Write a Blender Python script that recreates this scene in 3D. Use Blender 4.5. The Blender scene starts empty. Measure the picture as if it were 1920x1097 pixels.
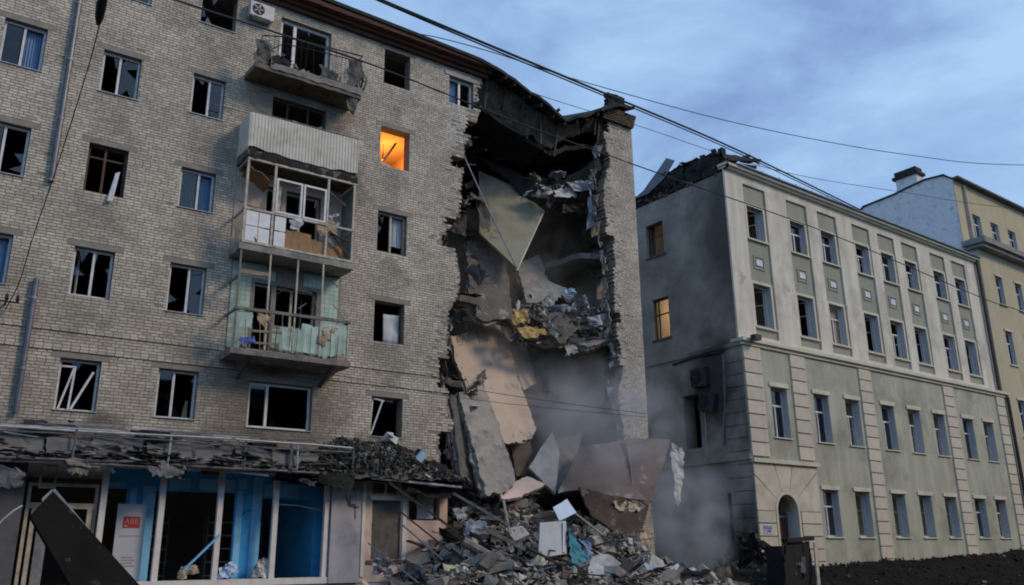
import bpy, math, random
from mathutils import Vector, Matrix, noise

random.seed(11)
RAD = math.radians
scene = bpy.context.scene
COL = scene.collection

# ------------------------------------------------------------------ camera
FPX, IW, IH = 1619.65, 1920.0, 1097.0
PITCH, ROLL, YAW = RAD(16.8845), RAD(-0.616), RAD(54.556)
CAMZ = 1.6
D = 25.4                      # distance of the street line (apartment front) from the camera
DA = RAD(1.568)               # the green building is turned a little
FW = Vector((math.cos(YAW)*math.cos(PITCH), math.sin(YAW)*math.cos(PITCH), math.sin(PITCH)))
RT0 = Vector((math.sin(YAW), -math.cos(YAW), 0))
UP0 = RT0.cross(FW)
RT = RT0*math.cos(ROLL) + UP0*math.sin(ROLL)
UP = UP0*math.cos(ROLL) - RT0*math.sin(ROLL)
cam_data = bpy.data.cameras.new('camera')
cam_data.sensor_width = 36.0
cam_data.lens = FPX/IW*36.0
cam_data.clip_end = 3000
cam_data.clip_start = 0.1
cam = bpy.data.objects.new('camera', cam_data)
COL.objects.link(cam)
m = Matrix.Identity(4)
for i in range(3):
    m[i][0], m[i][1], m[i][2] = RT[i], UP[i], -FW[i]
m[2][3] = CAMZ
cam.matrix_world = m
scene.camera = cam

# ------------------------------------------------------------------ light
SUN_EL, SUN_AZ = RAD(36), RAD(40)      # azimuth measured from the street normal towards +X
sdir = Vector((math.sin(SUN_AZ)*math.cos(SUN_EL), -math.cos(SUN_AZ)*math.cos(SUN_EL), math.sin(SUN_EL)))
world = bpy.data.worlds.new('World')
scene.world = world
world.use_nodes = True
wn, wl = world.node_tree.nodes, world.node_tree.links
wn.clear()
w_out = wn.new('ShaderNodeOutputWorld')
w_bg = wn.new('ShaderNodeBackground')
sky = wn.new('ShaderNodeTexSky')
sky.sky_type = 'NISHITA'
sky.sun_disc = False
sky.sun_elevation = SUN_EL
sky.sun_rotation = math.atan2(sdir.x, sdir.y)
sky.air_density = 1.0
sky.dust_density = 1.5
tc = wn.new('ShaderNodeTexCoord')
mp = wn.new('ShaderNodeMapping')
mp.inputs['Scale'].default_value = (1.0, 1.0, 2.0)
mp.inputs['Rotation'].default_value = (0.1, 0.2, 0.6)
mp.inputs['Location'].default_value = (0.35, 0.1, 0.2)
n1 = wn.new('ShaderNodeTexNoise')
n1.inputs['Scale'].default_value = 3.1
n1.inputs['Detail'].default_value = 9
n1.inputs['Roughness'].default_value = 0.58
n1.inputs['Distortion'].default_value = 0.5
rmp = wn.new('ShaderNodeValToRGB')          # cloud layer: slate undersides to pale blue veils
rmp.color_ramp.elements[0].position = 0.36
rmp.color_ramp.elements[0].color = (2.35, 3.75, 6.7, 1)
rmp.color_ramp.elements[1].position = 0.64
rmp.color_ramp.elements[1].color = (4.4, 6.75, 9.7, 1)
e = rmp.color_ramp.elements.new(0.5)
e.color = (3.4, 5.35, 8.55, 1)
mx = wn.new('ShaderNodeMix')
mx.data_type = 'RGBA'
mx.inputs['Factor'].default_value = 0.93      # nearly closed cloud over the clear sky
wl.new(tc.outputs['Generated'], mp.inputs['Vector'])
wl.new(mp.outputs['Vector'], n1.inputs['Vector'])
wl.new(n1.outputs['Fac'], rmp.inputs['Fac'])
wl.new(sky.outputs['Color'], mx.inputs['A'])
wl.new(rmp.outputs['Color'], mx.inputs['B'])
wl.new(mx.outputs['Result'], w_bg.inputs['Color'])
w_bg.inputs['Strength'].default_value = 0.10
wl.new(w_bg.outputs['Background'], w_out.inputs['Surface'])

sun_data = bpy.data.lights.new('sun', 'SUN')
sun_data.energy = 1.6
sun_data.angle = RAD(14)
sun_data.color = (1.0, 0.79, 0.56)
sun = bpy.data.objects.new('sun', sun_data)
COL.objects.link(sun)
sun.rotation_euler = (-sdir).to_track_quat('-Z', 'Y').to_euler()
sun.location = (10, -10, 60)

vs = scene.view_settings
vs.view_transform = 'Standard'
vs.look = 'None'
vs.exposure = 0.0
vs.gamma = 1.0
vs.use_curve_mapping = False
scene.cycles.max_bounces = 6
scene.cycles.diffuse_bounces = 3
scene.cycles.glossy_bounces = 3
scene.cycles.transmission_bounces = 6
scene.cycles.transparent_max_bounces = 8
scene.cycles.volume_bounces = 1
scene.cycles.volume_step_rate = 2.0
scene.cycles.use_denoising = True
scene.cycles.filter_width = 1.9
scene.cycles.caustics_reflective = False
scene.cycles.caustics_refractive = False

# ------------------------------------------------------------------ pixel -> place
def ray(u, v):
    return FW + RT*((u-IW/2)/FPX) - UP*((v-IH/2)/FPX)

def P(u, v, d=0.0):
    """point seen at photo pixel (u, v), d metres behind the apartment front"""
    r = ray(u, v)
    t = (D+d)/r.y
    return Vector((r.x*t, D+d, CAMZ+r.z*t))

def LW(u, v, d=0.0):
    p = P(u, v, d)
    return p.x, p.z

GX = 32.6
_c, _s = math.cos(DA), math.sin(DA)
GREEN_ORG = Vector((_c*GX-_s*D, _s*GX+_c*D, 0))

def RW(u, v, d=0.0):
    r = ray(u, v)
    x, y = _c*r.x+_s*r.y, -_s*r.x+_c*r.y
    t = (D+d)/y
    return x*t-GX, CAMZ+r.z*t

def RGx(u, v, xl):
    """on the plane x = xl of the green building: (depth, z)"""
    r = ray(u, v)
    x, y = _c*r.x+_s*r.y, -_s*r.x+_c*r.y
    t = (xl+GX)/x
    return y*t-D, CAMZ+r.z*t

# ------------------------------------------------------------------ materials
MATS = {}
def S(r, g, b):
    f = lambda c: ((c/255+0.055)/1.055)**2.4 if c > 10 else c/255/12.92
    return (f(r), f(g), f(b))

def mat(name, c1, c2=None, rough=0.9, scale=3.0, detail=6, bump=0.0, bscale=None, dirt=None, dirt_scale=0.6, dirt_amt=0.5,
        island=0.0, metal=0.0, spec=0.3, stretch=None, emit=None, emit_s=0.0, world=False, stains_and_shade=(), peel=None):
    m = bpy.data.materials.new(name)
    m.use_nodes = True
    n, l = m.node_tree.nodes, m.node_tree.links
    b = n['Principled BSDF']
    b.inputs['Roughness'].default_value = rough
    b.inputs['Metallic'].default_value = metal
    b.inputs['Specular IOR Level'].default_value = spec
    c2 = c2 or tuple(x*0.72 for x in c1)
    t = n.new('ShaderNodeTexCoord')
    gpos = n.new('ShaderNodeNewGeometry')
    src = gpos.outputs['Position'] if world else t.outputs['Object']
    vec = src
    if stretch:
        mpn = n.new('ShaderNodeMapping')
        mpn.inputs['Scale'].default_value = stretch
        l.new(vec, mpn.inputs['Vector'])
        vec = mpn.outputs['Vector']
    no = n.new('ShaderNodeTexNoise')
    no.inputs['Scale'].default_value = scale
    no.inputs['Detail'].default_value = detail
    no.inputs['Roughness'].default_value = 0.62
    l.new(vec, no.inputs['Vector'])
    r = n.new('ShaderNodeValToRGB')
    r.color_ramp.elements[0].position = 0.36
    r.color_ramp.elements[1].position = 0.64
    r.color_ramp.elements[0].color = (*c2, 1)
    r.color_ramp.elements[1].color = (*c1, 1)
    l.new(no.outputs['Fac'], r.inputs['Fac'])
    out = r.outputs['Color']
    if dirt:
        n2 = n.new('ShaderNodeTexNoise')
        n2.inputs['Scale'].default_value = dirt_scale
        n2.inputs['Detail'].default_value = 8
        n2.inputs['Roughness'].default_value = 0.7
        l.new(src, n2.inputs['Vector'])
        r2 = n.new('ShaderNodeMapRange')
        r2.inputs['From Min'].default_value = 0.48
        r2.inputs['From Max'].default_value = 0.70
        r2.inputs['To Max'].default_value = dirt_amt
        l.new(n2.outputs['Fac'], r2.inputs['Value'])
        mxn = n.new('ShaderNodeMix')
        mxn.data_type = 'RGBA'
        mxn.inputs['B'].default_value = (*dirt, 1)
        l.new(r2.outputs['Result'], mxn.inputs['Factor'])
        l.new(out, mxn.inputs['A'])
        out = mxn.outputs['Result']
    if peel:
        # flaked-off patches with hard edges
        pc, ps, pt = peel
        n3 = n.new('ShaderNodeTexNoise')
        n3.inputs['Scale'].default_value = ps
        n3.inputs['Detail'].default_value = 9
        n3.inputs['Roughness'].default_value = 0.66
        l.new(src, n3.inputs['Vector'])
        r3_ = n.new('ShaderNodeMapRange')
        r3_.inputs['From Min'].default_value = pt
        r3_.inputs['From Max'].default_value = pt+0.012
        l.new(n3.outputs['Fac'], r3_.inputs['Value'])
        mx3 = n.new('ShaderNodeMix'); mx3.data_type = 'RGBA'
        mx3.inputs['B'].default_value = (*pc, 1)
        l.new(r3_.outputs['Result'], mx3.inputs['Factor'])
        l.new(out, mx3.inputs['A'])
        out = mx3.outputs['Result']
    if stains_and_shade:
        # soot, damp and painted shade patches, each with its own place and ragged outline on the wall
        wn_ = n.new('ShaderNodeTexNoise')
        wn_.inputs['Scale'].default_value = 0.9
        wn_.inputs['Detail'].default_value = 6
        l.new(gpos.outputs['Position'], wn_.inputs['Vector'])
        sub = n.new('ShaderNodeVectorMath'); sub.operation = 'SUBTRACT'
        sub.inputs[1].default_value = (0.5, 0.5, 0.5)
        l.new(wn_.outputs['Color'], sub.inputs[0])
        scl = n.new('ShaderNodeVectorMath'); scl.operation = 'SCALE'
        scl.inputs['Scale'].default_value = 2.6
        l.new(sub.outputs[0], scl.inputs[0])
        adv = n.new('ShaderNodeVectorMath'); adv.operation = 'ADD'
        l.new(gpos.outputs['Position'], adv.inputs[0])
        l.new(scl.outputs[0], adv.inputs[1])
        for (lo_, hi_, soft, colr, amt) in stains_and_shade:
            c_ = [(a+b)/2 for a, b in zip(lo_, hi_)]
            h_ = [max((b-a)/2, 0.01) for a, b in zip(lo_, hi_)]
            sb = n.new('ShaderNodeVectorMath'); sb.operation = 'SUBTRACT'
            sb.inputs[1].default_value = c_
            l.new(adv.outputs[0], sb.inputs[0])
            dv = n.new('ShaderNodeVectorMath'); dv.operation = 'DIVIDE'
            dv.inputs[1].default_value = h_
            l.new(sb.outputs[0], dv.inputs[0])
            ln = n.new('ShaderNodeVectorMath'); ln.operation = 'LENGTH'
            l.new(dv.outputs[0], ln.inputs[0])
            mrs = n.new('ShaderNodeMapRange')
            mrs.inputs['From Min'].default_value = 1.0
            mrs.inputs['From Max'].default_value = 1.0-soft
            mrs.inputs['To Max'].default_value = amt
            l.new(ln.outputs['Value'], mrs.inputs['Value'])
            mst = n.new('ShaderNodeMix'); mst.data_type = 'RGBA'
            mst.inputs['B'].default_value = (*colr, 1)
            l.new(mrs.outputs['Result'], mst.inputs['Factor'])
            l.new(out, mst.inputs['A'])
            out = mst.outputs['Result']
    if island:
        ge = n.new('ShaderNodeNewGeometry')
        oi = n.new('ShaderNodeObjectInfo')
        ad = n.new('ShaderNodeMath')
        ad.operation = 'ADD'
        fr = n.new('ShaderNodeMath')
        fr.operation = 'FRACT'
        l.new(ge.outputs['Random Per Island'], ad.inputs[0])
        l.new(oi.outputs['Random'], ad.inputs[1])
        l.new(ad.outputs[0], fr.inputs[0])
        mr = n.new('ShaderNodeMapRange')
        mr.inputs['To Min'].default_value = 1-island
        mr.inputs['To Max'].default_value = 1+island
        l.new(fr.outputs[0], mr.inputs['Value'])
        mu = n.new('ShaderNodeVectorMath')
        mu.operation = 'SCALE'
        l.new(out, mu.inputs[0])
        l.new(mr.outputs['Result'], mu.inputs['Scale'])
        out = mu.outputs[0]
    l.new(out, b.inputs['Base Color'])
    if bump:
        nb = n.new('ShaderNodeTexNoise')
        nb.inputs['Scale'].default_value = bscale or scale*6
        nb.inputs['Detail'].default_value = 5
        l.new(t.outputs['Object'], nb.inputs['Vector'])
        bp = n.new('ShaderNodeBump')
        bp.inputs['Strength'].default_value = bump
        bp.inputs['Distance'].default_value = 0.03
        l.new(nb.outputs['Fac'], bp.inputs['Height'])
        l.new(bp.outputs['Normal'], b.inputs['Normal'])
    if emit:
        b.inputs['Emission Color'].default_value = (*emit, 1)
        b.inputs['Emission Strength'].default_value = emit_s
    MATS[name] = m
    return m

def multi_mat(name, cols, rough=0.9, bump=0.3):
    """each loose piece of the mesh takes one of several colours"""
    m = bpy.data.materials.new(name)
    m.use_nodes = True
    n, l = m.node_tree.nodes, m.node_tree.links
    b = n['Principled BSDF']
    b.inputs['Roughness'].default_value = rough
    b.inputs['Specular IOR Level'].default_value = 0.2
    ge = n.new('ShaderNodeNewGeometry')
    oi = n.new('ShaderNodeObjectInfo')
    ad = n.new('ShaderNodeMath'); ad.operation = 'ADD'
    fr = n.new('ShaderNodeMath'); fr.operation = 'FRACT'
    l.new(ge.outputs['Random Per Island'], ad.inputs[0])
    l.new(oi.outputs['Random'], ad.inputs[1])
    l.new(ad.outputs[0], fr.inputs[0])
    r = n.new('ShaderNodeValToRGB')
    r.color_ramp.interpolation = 'CONSTANT'
    tot = sum(w for _, w in cols)
    acc = 0
    for i, (c, w) in enumerate(cols):
        if i == 0:
            el = r.color_ramp.elements[0]
        elif i == 1:
            el = r.color_ramp.elements[1]
        else:
            el = r.color_ramp.elements.new(min(acc/tot, 0.999))
        el.position = acc/tot
        el.color = (*c, 1)
        acc += w
    l.new(fr.outputs[0], r.inputs['Fac'])
    t = n.new('ShaderNodeTexCoord')
    no = n.new('ShaderNodeTexNoise')
    no.inputs['Scale'].default_value = 9
    no.inputs['Detail'].default_value = 6
    l.new(t.outputs['Object'], no.inputs['Vector'])
    mr = n.new('ShaderNodeMapRange')
    mr.inputs['From Min'].default_value = 0.3
    mr.inputs['From Max'].default_value = 0.7
    mr.inputs['To Min'].default_value = 0.6
    mr.inputs['To Max'].default_value = 1.15
    l.new(no.outputs['Fac'], mr.inputs['Value'])
    mu = n.new('ShaderNodeVectorMath'); mu.operation = 'SCALE'
    l.new(r.outputs['Color'], mu.inputs[0])
    l.new(mr.outputs['Result'], mu.inputs['Scale'])
    l.new(mu.outputs[0], b.inputs['Base Color'])
    bp = n.new('ShaderNodeBump')
    bp.inputs['Strength'].default_value = bump
    bp.inputs['Distance'].default_value = 0.03
    l.new(no.outputs['Fac'], bp.inputs['Height'])
    l.new(bp.outputs['Normal'], b.inputs['Normal'])
    MATS[name] = m
    return m

def glass_mat(name, tint=(0.82, 0.88, 0.9), rough=0.02):
    m = bpy.data.materials.new(name)
    m.use_nodes = True
    b = m.node_tree.nodes['Principled BSDF']
    b.inputs['Base Color'].default_value = (*tint, 1)
    b.inputs['Roughness'].default_value = rough
    b.inputs['Transmission Weight'].default_value = 1.0
    b.inputs['IOR'].default_value = 1.5
    MATS[name] = m

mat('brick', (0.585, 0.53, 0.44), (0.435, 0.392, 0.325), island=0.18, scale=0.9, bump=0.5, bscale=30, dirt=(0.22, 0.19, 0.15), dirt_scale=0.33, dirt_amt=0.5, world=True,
    stains_and_shade=[((6.4, D-9, 4.6), (12.0, D+9, 7.6), .5, (0.15, 0.12, 0.09), .75), ((-4, D-9, 3.2), (17.5, D+9, 5.5), .5, (0.09, 0.08, 0.07), .8), ((10.6, D-9, 12.6), (12.4, D+9, 15.2), .6, (0.2, 0.16, 0.12), .6), ((7.0, D-9, 15.0), (11.8, D+9, 16.9), .5, (0.17, 0.14, 0.11), .6), ((12.3, D-9, 10.4), (14.0, D+9, 11.8), .6, (0.16, 0.14, 0.12), .5)]  # first patch: brown stain with the lowest balcony's shade painted into it
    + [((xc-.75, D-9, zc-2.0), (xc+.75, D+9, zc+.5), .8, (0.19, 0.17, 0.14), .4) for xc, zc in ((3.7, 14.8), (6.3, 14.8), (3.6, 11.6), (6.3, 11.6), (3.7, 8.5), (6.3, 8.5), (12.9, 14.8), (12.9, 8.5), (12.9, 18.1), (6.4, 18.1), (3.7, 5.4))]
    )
mat('pale_brick', (0.60, 0.57, 0.50), (0.46, 0.43, 0.36), island=0.12, scale=1.5, bump=0.4, bscale=30)
mat('mortar', (0.29, 0.262, 0.218), (0.2, 0.18, 0.15), scale=6, bump=0.4)
mat('lintel', (0.30, 0.275, 0.24), (0.22, 0.2, 0.17), scale=4, bump=0.4)
mat('concrete', (0.33, 0.315, 0.29), (0.2, 0.19, 0.175), scale=2.2, bump=0.6, dirt=(0.1, 0.09, 0.08), dirt_scale=1.0, dirt_amt=0.7, peel=((0.42, 0.4, 0.37), 2.0, 0.62))
mat('concrete_pale', (0.46, 0.45, 0.42), (0.34, 0.33, 0.31), scale=1.6, bump=0.5, dirt=(0.22, 0.2, 0.18), dirt_scale=1.2)
mat('concrete_dark', (0.15, 0.14, 0.125), (0.08, 0.075, 0.068), scale=2.5, bump=0.7)
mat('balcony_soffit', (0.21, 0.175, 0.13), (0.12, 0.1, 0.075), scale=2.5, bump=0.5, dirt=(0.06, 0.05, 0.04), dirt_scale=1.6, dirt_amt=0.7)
mat('soot', (0.035, 0.032, 0.03), (0.015, 0.014, 0.013), scale=3, bump=0.6)
mat('charred', (0.02, 0.018, 0.017), (0.008, 0.0075, 0.0075), scale=8, rough=0.7, bump=0.8)
mat('slab_brown', (0.2, 0.175, 0.145), (0.11, 0.098, 0.085), scale=1.4, bump=0.6, dirt=(0.05, 0.045, 0.04), dirt_scale=1.3, dirt_amt=0.8, peel=((0.3, 0.28, 0.25), 1.6, 0.58))
mat('slab_grey', (0.38, 0.355, 0.315), (0.28, 0.26, 0.23), scale=1.4, bump=0.5, dirt=(0.14, 0.125, 0.11), dirt_scale=1.6, dirt_amt=0.8, peel=((0.2, 0.185, 0.165), 1.5, 0.58))
mat('eave_wood', (0.12, 0.058, 0.04), (0.055, 0.03, 0.023), scale=3, stretch=(0.5, 6, 6), bump=0.4)
mat('attic_brown', (0.15, 0.12, 0.085), (0.075, 0.06, 0.045), scale=2.5, bump=0.6, dirt=(0.03, 0.026, 0.022), dirt_scale=1.1, dirt_amt=0.9)
mat('roof_felt', (0.045, 0.042, 0.04), (0.02, 0.02, 0.02), scale=4, bump=0.6)
mat('frame_white', (0.72, 0.72, 0.72), (0.55, 0.55, 0.55), rough=0.45, scale=5)
mat('frame_cream', (0.55, 0.51, 0.42), (0.38, 0.34, 0.27), rough=0.6, scale=6, dirt=(0.17, 0.12, 0.08), dirt_scale=2.5, dirt_amt=0.8)
mat('frame_wood', (0.10, 0.055, 0.035), (0.05, 0.03, 0.02), rough=0.6, scale=8)
mat('sill_metal', (0.5, 0.5, 0.5), (0.33, 0.33, 0.33), rough=0.5, scale=6)
mat('room_wall', (0.19, 0.165, 0.14), (0.13, 0.11, 0.09), scale=1.2)
mat('room_orange', (0.62, 0.42, 0.26), (0.52, 0.34, 0.2), scale=2)
mat('curtain_blue', (0.20, 0.33, 0.52), (0.14, 0.24, 0.40), scale=2, stretch=(9, 1, 0.6))
mat('curtain_white', (0.62, 0.64, 0.66), (0.45, 0.47, 0.5), scale=2, stretch=(9, 1, 0.6))
mat('curtain_beige', (0.42, 0.31, 0.2), (0.3, 0.21, 0.14), scale=2, stretch=(9, 1, 0.6))
mat('corrugated', (0.62, 0.59, 0.5), (0.5, 0.47, 0.39), rough=0.55, scale=1.5, dirt=(0.3, 0.25, 0.19), dirt_scale=1.6, dirt_amt=0.6)
mat('board_white', (0.78, 0.79, 0.80), (0.66, 0.67, 0.69), rough=0.6, scale=3)
mat('board_brown', (0.33, 0.19, 0.095), (0.22, 0.125, 0.06), rough=0.7, scale=3, stretch=(6, 2, 0.7))
mat('plaster_peach', (0.60, 0.47, 0.36), (0.52, 0.40, 0.31), scale=1.0, bump=0.2, dirt=(0.35, 0.27, 0.2), dirt_scale=1.5, dirt_amt=0.4, peel=((0.34, 0.31, 0.27), 1.1, 0.6))
mat('plaster_olive', (0.36, 0.345, 0.25), (0.27, 0.255, 0.18), scale=0.8, bump=0.2, dirt=(0.17, 0.13, 0.08), dirt_scale=0.9, dirt_amt=0.7, peel=((0.2, 0.18, 0.15), 0.9, 0.6))
mat('plaster_grey', (0.3, 0.31, 0.27), (0.2, 0.2, 0.17), scale=0.9, bump=0.3, dirt=(0.08, 0.075, 0.06), dirt_scale=0.6, dirt_amt=0.8)
mat('plaster_brown', (0.2, 0.15, 0.11), (0.12, 0.09, 0.07), scale=1.0, bump=0.3)
mat('tile_green', (0.42, 0.56, 0.47), (0.33, 0.46, 0.39), rough=0.35, island=0.13, scale=2, spec=0.5)
mat('shop_blue', (0.06, 0.40, 0.80), (0.05, 0.35, 0.72), rough=0.55, scale=1.2, dirt=(0.04, 0.12, 0.2), dirt_scale=1.3, dirt_amt=0.6)
mat('shop_blue_pale', (0.24, 0.58, 0.88), (0.2, 0.52, 0.82), rough=0.55, scale=1.2, dirt=(0.1, 0.2, 0.3), dirt_scale=1.6, dirt_amt=0.5)
mat('shop_post', (0.78, 0.74, 0.71), (0.66, 0.63, 0.6), rough=0.5, scale=4)
mat('shop_grey', (0.46, 0.44, 0.47), (0.4, 0.38, 0.41), rough=0.7, scale=1.5, dirt=(0.16, 0.15, 0.16), dirt_scale=1.2)
mat('shop_dark', (0.125, 0.125, 0.14), (0.085, 0.085, 0.095), rough=0.7, scale=1.5, dirt=(0.05, 0.05, 0.05), dirt_scale=1.2)
mat('shop_pink', (0.74, 0.56, 0.47), (0.62, 0.47, 0.40), rough=0.85, scale=2.5, dirt=(0.25, 0.2, 0.18), dirt_scale=1.2, dirt_amt=0.8)
mat('metal_grey', (0.30, 0.30, 0.32), (0.18, 0.18, 0.2), rough=0.5, scale=5, metal=0.3)
mat('metal_dull', (0.16, 0.16, 0.17), (0.08, 0.08, 0.085), rough=0.6, scale=5)
mat('metal_pale', (0.5, 0.5, 0.52), (0.34, 0.34, 0.36), rough=0.45, scale=5, metal=0.2)
mat('sheet_grey', (0.20, 0.20, 0.205), (0.12, 0.12, 0.125), rough=0.6, scale=2, dirt=(0.05, 0.045, 0.04), dirt_scale=2)
mat('debris_green', (0.035, 0.042, 0.035), (0.018, 0.022, 0.018), scale=4, bump=0.6)
mat('pipe', (0.15, 0.165, 0.195), (0.11, 0.12, 0.14), rough=0.45, scale=4, metal=0.4)
mat('black_rubber', (0.012, 0.012, 0.013), (0.008, 0.008, 0.008), rough=0.6)
mat('wire', (0.02, 0.021, 0.026), (0.015, 0.016, 0.02), rough=0.6)
mat('board_dark', (0.014, 0.0125, 0.0115), (0.009, 0.0085, 0.008), rough=0.9, scale=1.5, bump=0.2, spec=0.08, peel=((0.045, 0.04, 0.035), 2.5, 0.62))
mat('poster_white', (0.5, 0.53, 0.57), (0.44, 0.47, 0.52), rough=0.4, scale=2)
mat('poster_red', (0.42, 0.05, 0.045), (0.38, 0.045, 0.04), rough=0.5)
mat('poster_letter', (0.58, 0.35, 0.32), (0.55, 0.33, 0.3), rough=0.5)
mat('poster_print', (0.32, 0.27, 0.30), (0.3, 0.25, 0.28), rough=0.5)
mat('red_paint', (0.35, 0.03, 0.03), (0.25, 0.02, 0.02), rough=0.6)
mat('wood', (0.36, 0.27, 0.18), (0.2, 0.14, 0.09), rough=0.8, scale=4, stretch=(1.2, 9, 9), bump=0.4)
mat('wood_grey', (0.26, 0.235, 0.205), (0.14, 0.125, 0.11), rough=0.85, scale=4, bump=0.5)
mat('wood_dark', (0.085, 0.065, 0.05), (0.04, 0.03, 0.025), rough=0.8, scale=5, bump=0.4)
mat('panel_brown', (0.185, 0.145, 0.13), (0.125, 0.098, 0.09), rough=0.85, scale=1.5, bump=0.3, dirt=(0.22, 0.18, 0.165), dirt_scale=1.0, dirt_amt=0.6, peel=((0.3, 0.27, 0.255), 1.4, 0.6))
mat('panel_darkbrown', (0.085, 0.062, 0.052), (0.05, 0.038, 0.033), rough=0.85, scale=2, bump=0.5, peel=((0.15, 0.125, 0.11), 2.2, 0.58))
mat('felt_white', (0.62, 0.62, 0.62), (0.42, 0.41, 0.4), scale=3, bump=0.5)
mat('cloth_teal', (0.10, 0.32, 0.40), (0.06, 0.2, 0.28), rough=0.8, scale=3, stretch=(5, 1, 1))
mat('cloth_blue', (0.26, 0.33, 0.52), (0.17, 0.22, 0.38), rough=0.8, scale=3)
mat('door_grey', (0.40, 0.43, 0.47), (0.32, 0.35, 0.39), rough=0.5, scale=1.5)
mat('sheet_lightblue', (0.50, 0.64, 0.82), (0.43, 0.57, 0.75), rough=0.4, scale=2)
mat('yellow_foam', (0.66, 0.47, 0.2), (0.28, 0.16, 0.06), rough=0.9, scale=4, bump=0.8)
mat('insulation', (0.6, 0.55, 0.42), (0.42, 0.37, 0.27), rough=0.95, scale=6, bump=0.9)
mat('stone_cream', (0.72, 0.67, 0.56), (0.54, 0.50, 0.415), scale=0.7, bump=0.25, bscale=20, dirt=(0.3, 0.275, 0.22), dirt_scale=0.4, dirt_amt=0.75, stretch=(2.2, 2.2, 0.35), peel=((0.46, 0.41, 0.33), 0.6, 0.635))
mat('stone_block', (0.63, 0.57, 0.455), (0.52, 0.47, 0.37), scale=1.4, bump=0.3, bscale=20, island=0.07, dirt=(0.3, 0.26, 0.2), dirt_scale=0.8, dirt_amt=0.55)
mat('stucco_green', (0.47, 0.465, 0.355), (0.36, 0.358, 0.28), scale=0.6, bump=0.25, bscale=20, dirt=(0.2, 0.2, 0.155), dirt_scale=0.4, dirt_amt=0.75, stretch=(2.2, 2.2, 0.35), peel=((0.36, 0.35, 0.29), 0.5, 0.64))
mat('stucco_grey', (0.33, 0.33, 0.27), (0.28, 0.28, 0.225), scale=0.8, bump=0.25, bscale=20, stretch=(2.2, 2.2, 0.35))
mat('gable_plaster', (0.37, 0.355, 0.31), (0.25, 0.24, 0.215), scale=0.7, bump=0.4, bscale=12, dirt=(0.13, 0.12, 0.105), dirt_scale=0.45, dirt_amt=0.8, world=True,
    stains_and_shade=[((20, D-4.5, 10.5), (45, D+3.6, 24), .45, (0.085, 0.078, 0.068), .92), ((20, D+.4, 6.4), (45, D+4.2, 12.6), .5, (0.05, 0.046, 0.04), .9), ((20, D-3, -3), (45, D+3.0, 4.6), .5, (0.028, 0.026, 0.024), .95), ((20, D-2.5, 4), (45, D+1.2, 11.5), .4, (0.1, 0.095, 0.085), .7)])
mat('trim_cream', (0.66, 0.61, 0.48), (0.57, 0.52, 0.40), scale=1.5, bump=0.2, dirt=(0.42, 0.36, 0.28), dirt_scale=1.0)
mat('reveal_white', (0.52, 0.54, 0.58), (0.45, 0.47, 0.5), scale=2)
mat('red_brick_wreck', (0.2, 0.12, 0.09), (0.11, 0.075, 0.06), scale=3, island=0.3, bump=0.6)
mat('sheet_roof', (0.2, 0.24, 0.28), (0.13, 0.155, 0.18), rough=0.45, scale=2, metal=0.3)
mat('stucco_yellow', (0.52, 0.46, 0.31), (0.44, 0.39, 0.265), scale=0.7, bump=0.2, dirt=(0.36, 0.3, 0.18), dirt_scale=0.5, stretch=(2.2, 2.2, 0.35))
mat('white_brick', (0.84, 0.83, 0.82), (0.62, 0.61, 0.60), scale=1.6, bump=0.6, bscale=9, dirt=(0.2, 0.2, 0.21), dirt_scale=1.6, dirt_amt=0.7)
mat('plaque_blue', (0.10, 0.12, 0.45), (0.09, 0.11, 0.4), rough=0.4)
mat('ac_white', (0.62, 0.62, 0.6), (0.5, 0.5, 0.48), rough=0.5, scale=4)
mat('ac_dark', (0.045, 0.045, 0.047), (0.03, 0.03, 0.03), rough=0.5, scale=4)
mat('asphalt', (0.055, 0.053, 0.05), (0.035, 0.034, 0.033), scale=3, bump=0.5)
mat('soil', (0.022, 0.019, 0.016), (0.012, 0.0105, 0.0095), scale=2.5, bump=0.8, spec=0.03, rough=1.0)
mat('lamp_glow', (0.9, 0.7, 0.4), emit=(1.0, 0.55, 0.18), emit_s=30)
mat('lamp_glow_pale', (0.9, 0.8, 0.6), emit=(1.0, 0.72, 0.38), emit_s=20)
multi_mat('rubble_mix', [((0.43, 0.395, 0.34), 6), ((0.29, 0.262, 0.228), 6), ((0.13, 0.118, 0.105), 5), ((0.28, 0.19, 0.13), 2), ((0.5, 0.48, 0.45), 2.5), ((0.16, 0.12, 0.09), 3), ((0.3, 0.3, 0.31), 1.0), ((0.06, 0.07, 0.055), 2), ((0.62, 0.6, 0.57), 0.8)])
multi_mat('rubble_dark', [((0.026, 0.024, 0.021), 7), ((0.05, 0.046, 0.041), 4), ((0.015, 0.0145, 0.014), 5), ((0.1, 0.09, 0.08), 1.5), ((0.035, 0.038, 0.03), 2), ((0.24, 0.23, 0.22), 0.7), ((0.4, 0.38, 0.36), 0.25)])
multi_mat('debris_canopy', [((0.055, 0.053, 0.047), 6), ((0.035, 0.038, 0.032), 4), ((0.13, 0.122, 0.108), 4), ((0.24, 0.225, 0.205), 2.2), ((0.38, 0.37, 0.36), 0.9)])
glass_mat('glass')

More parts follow.
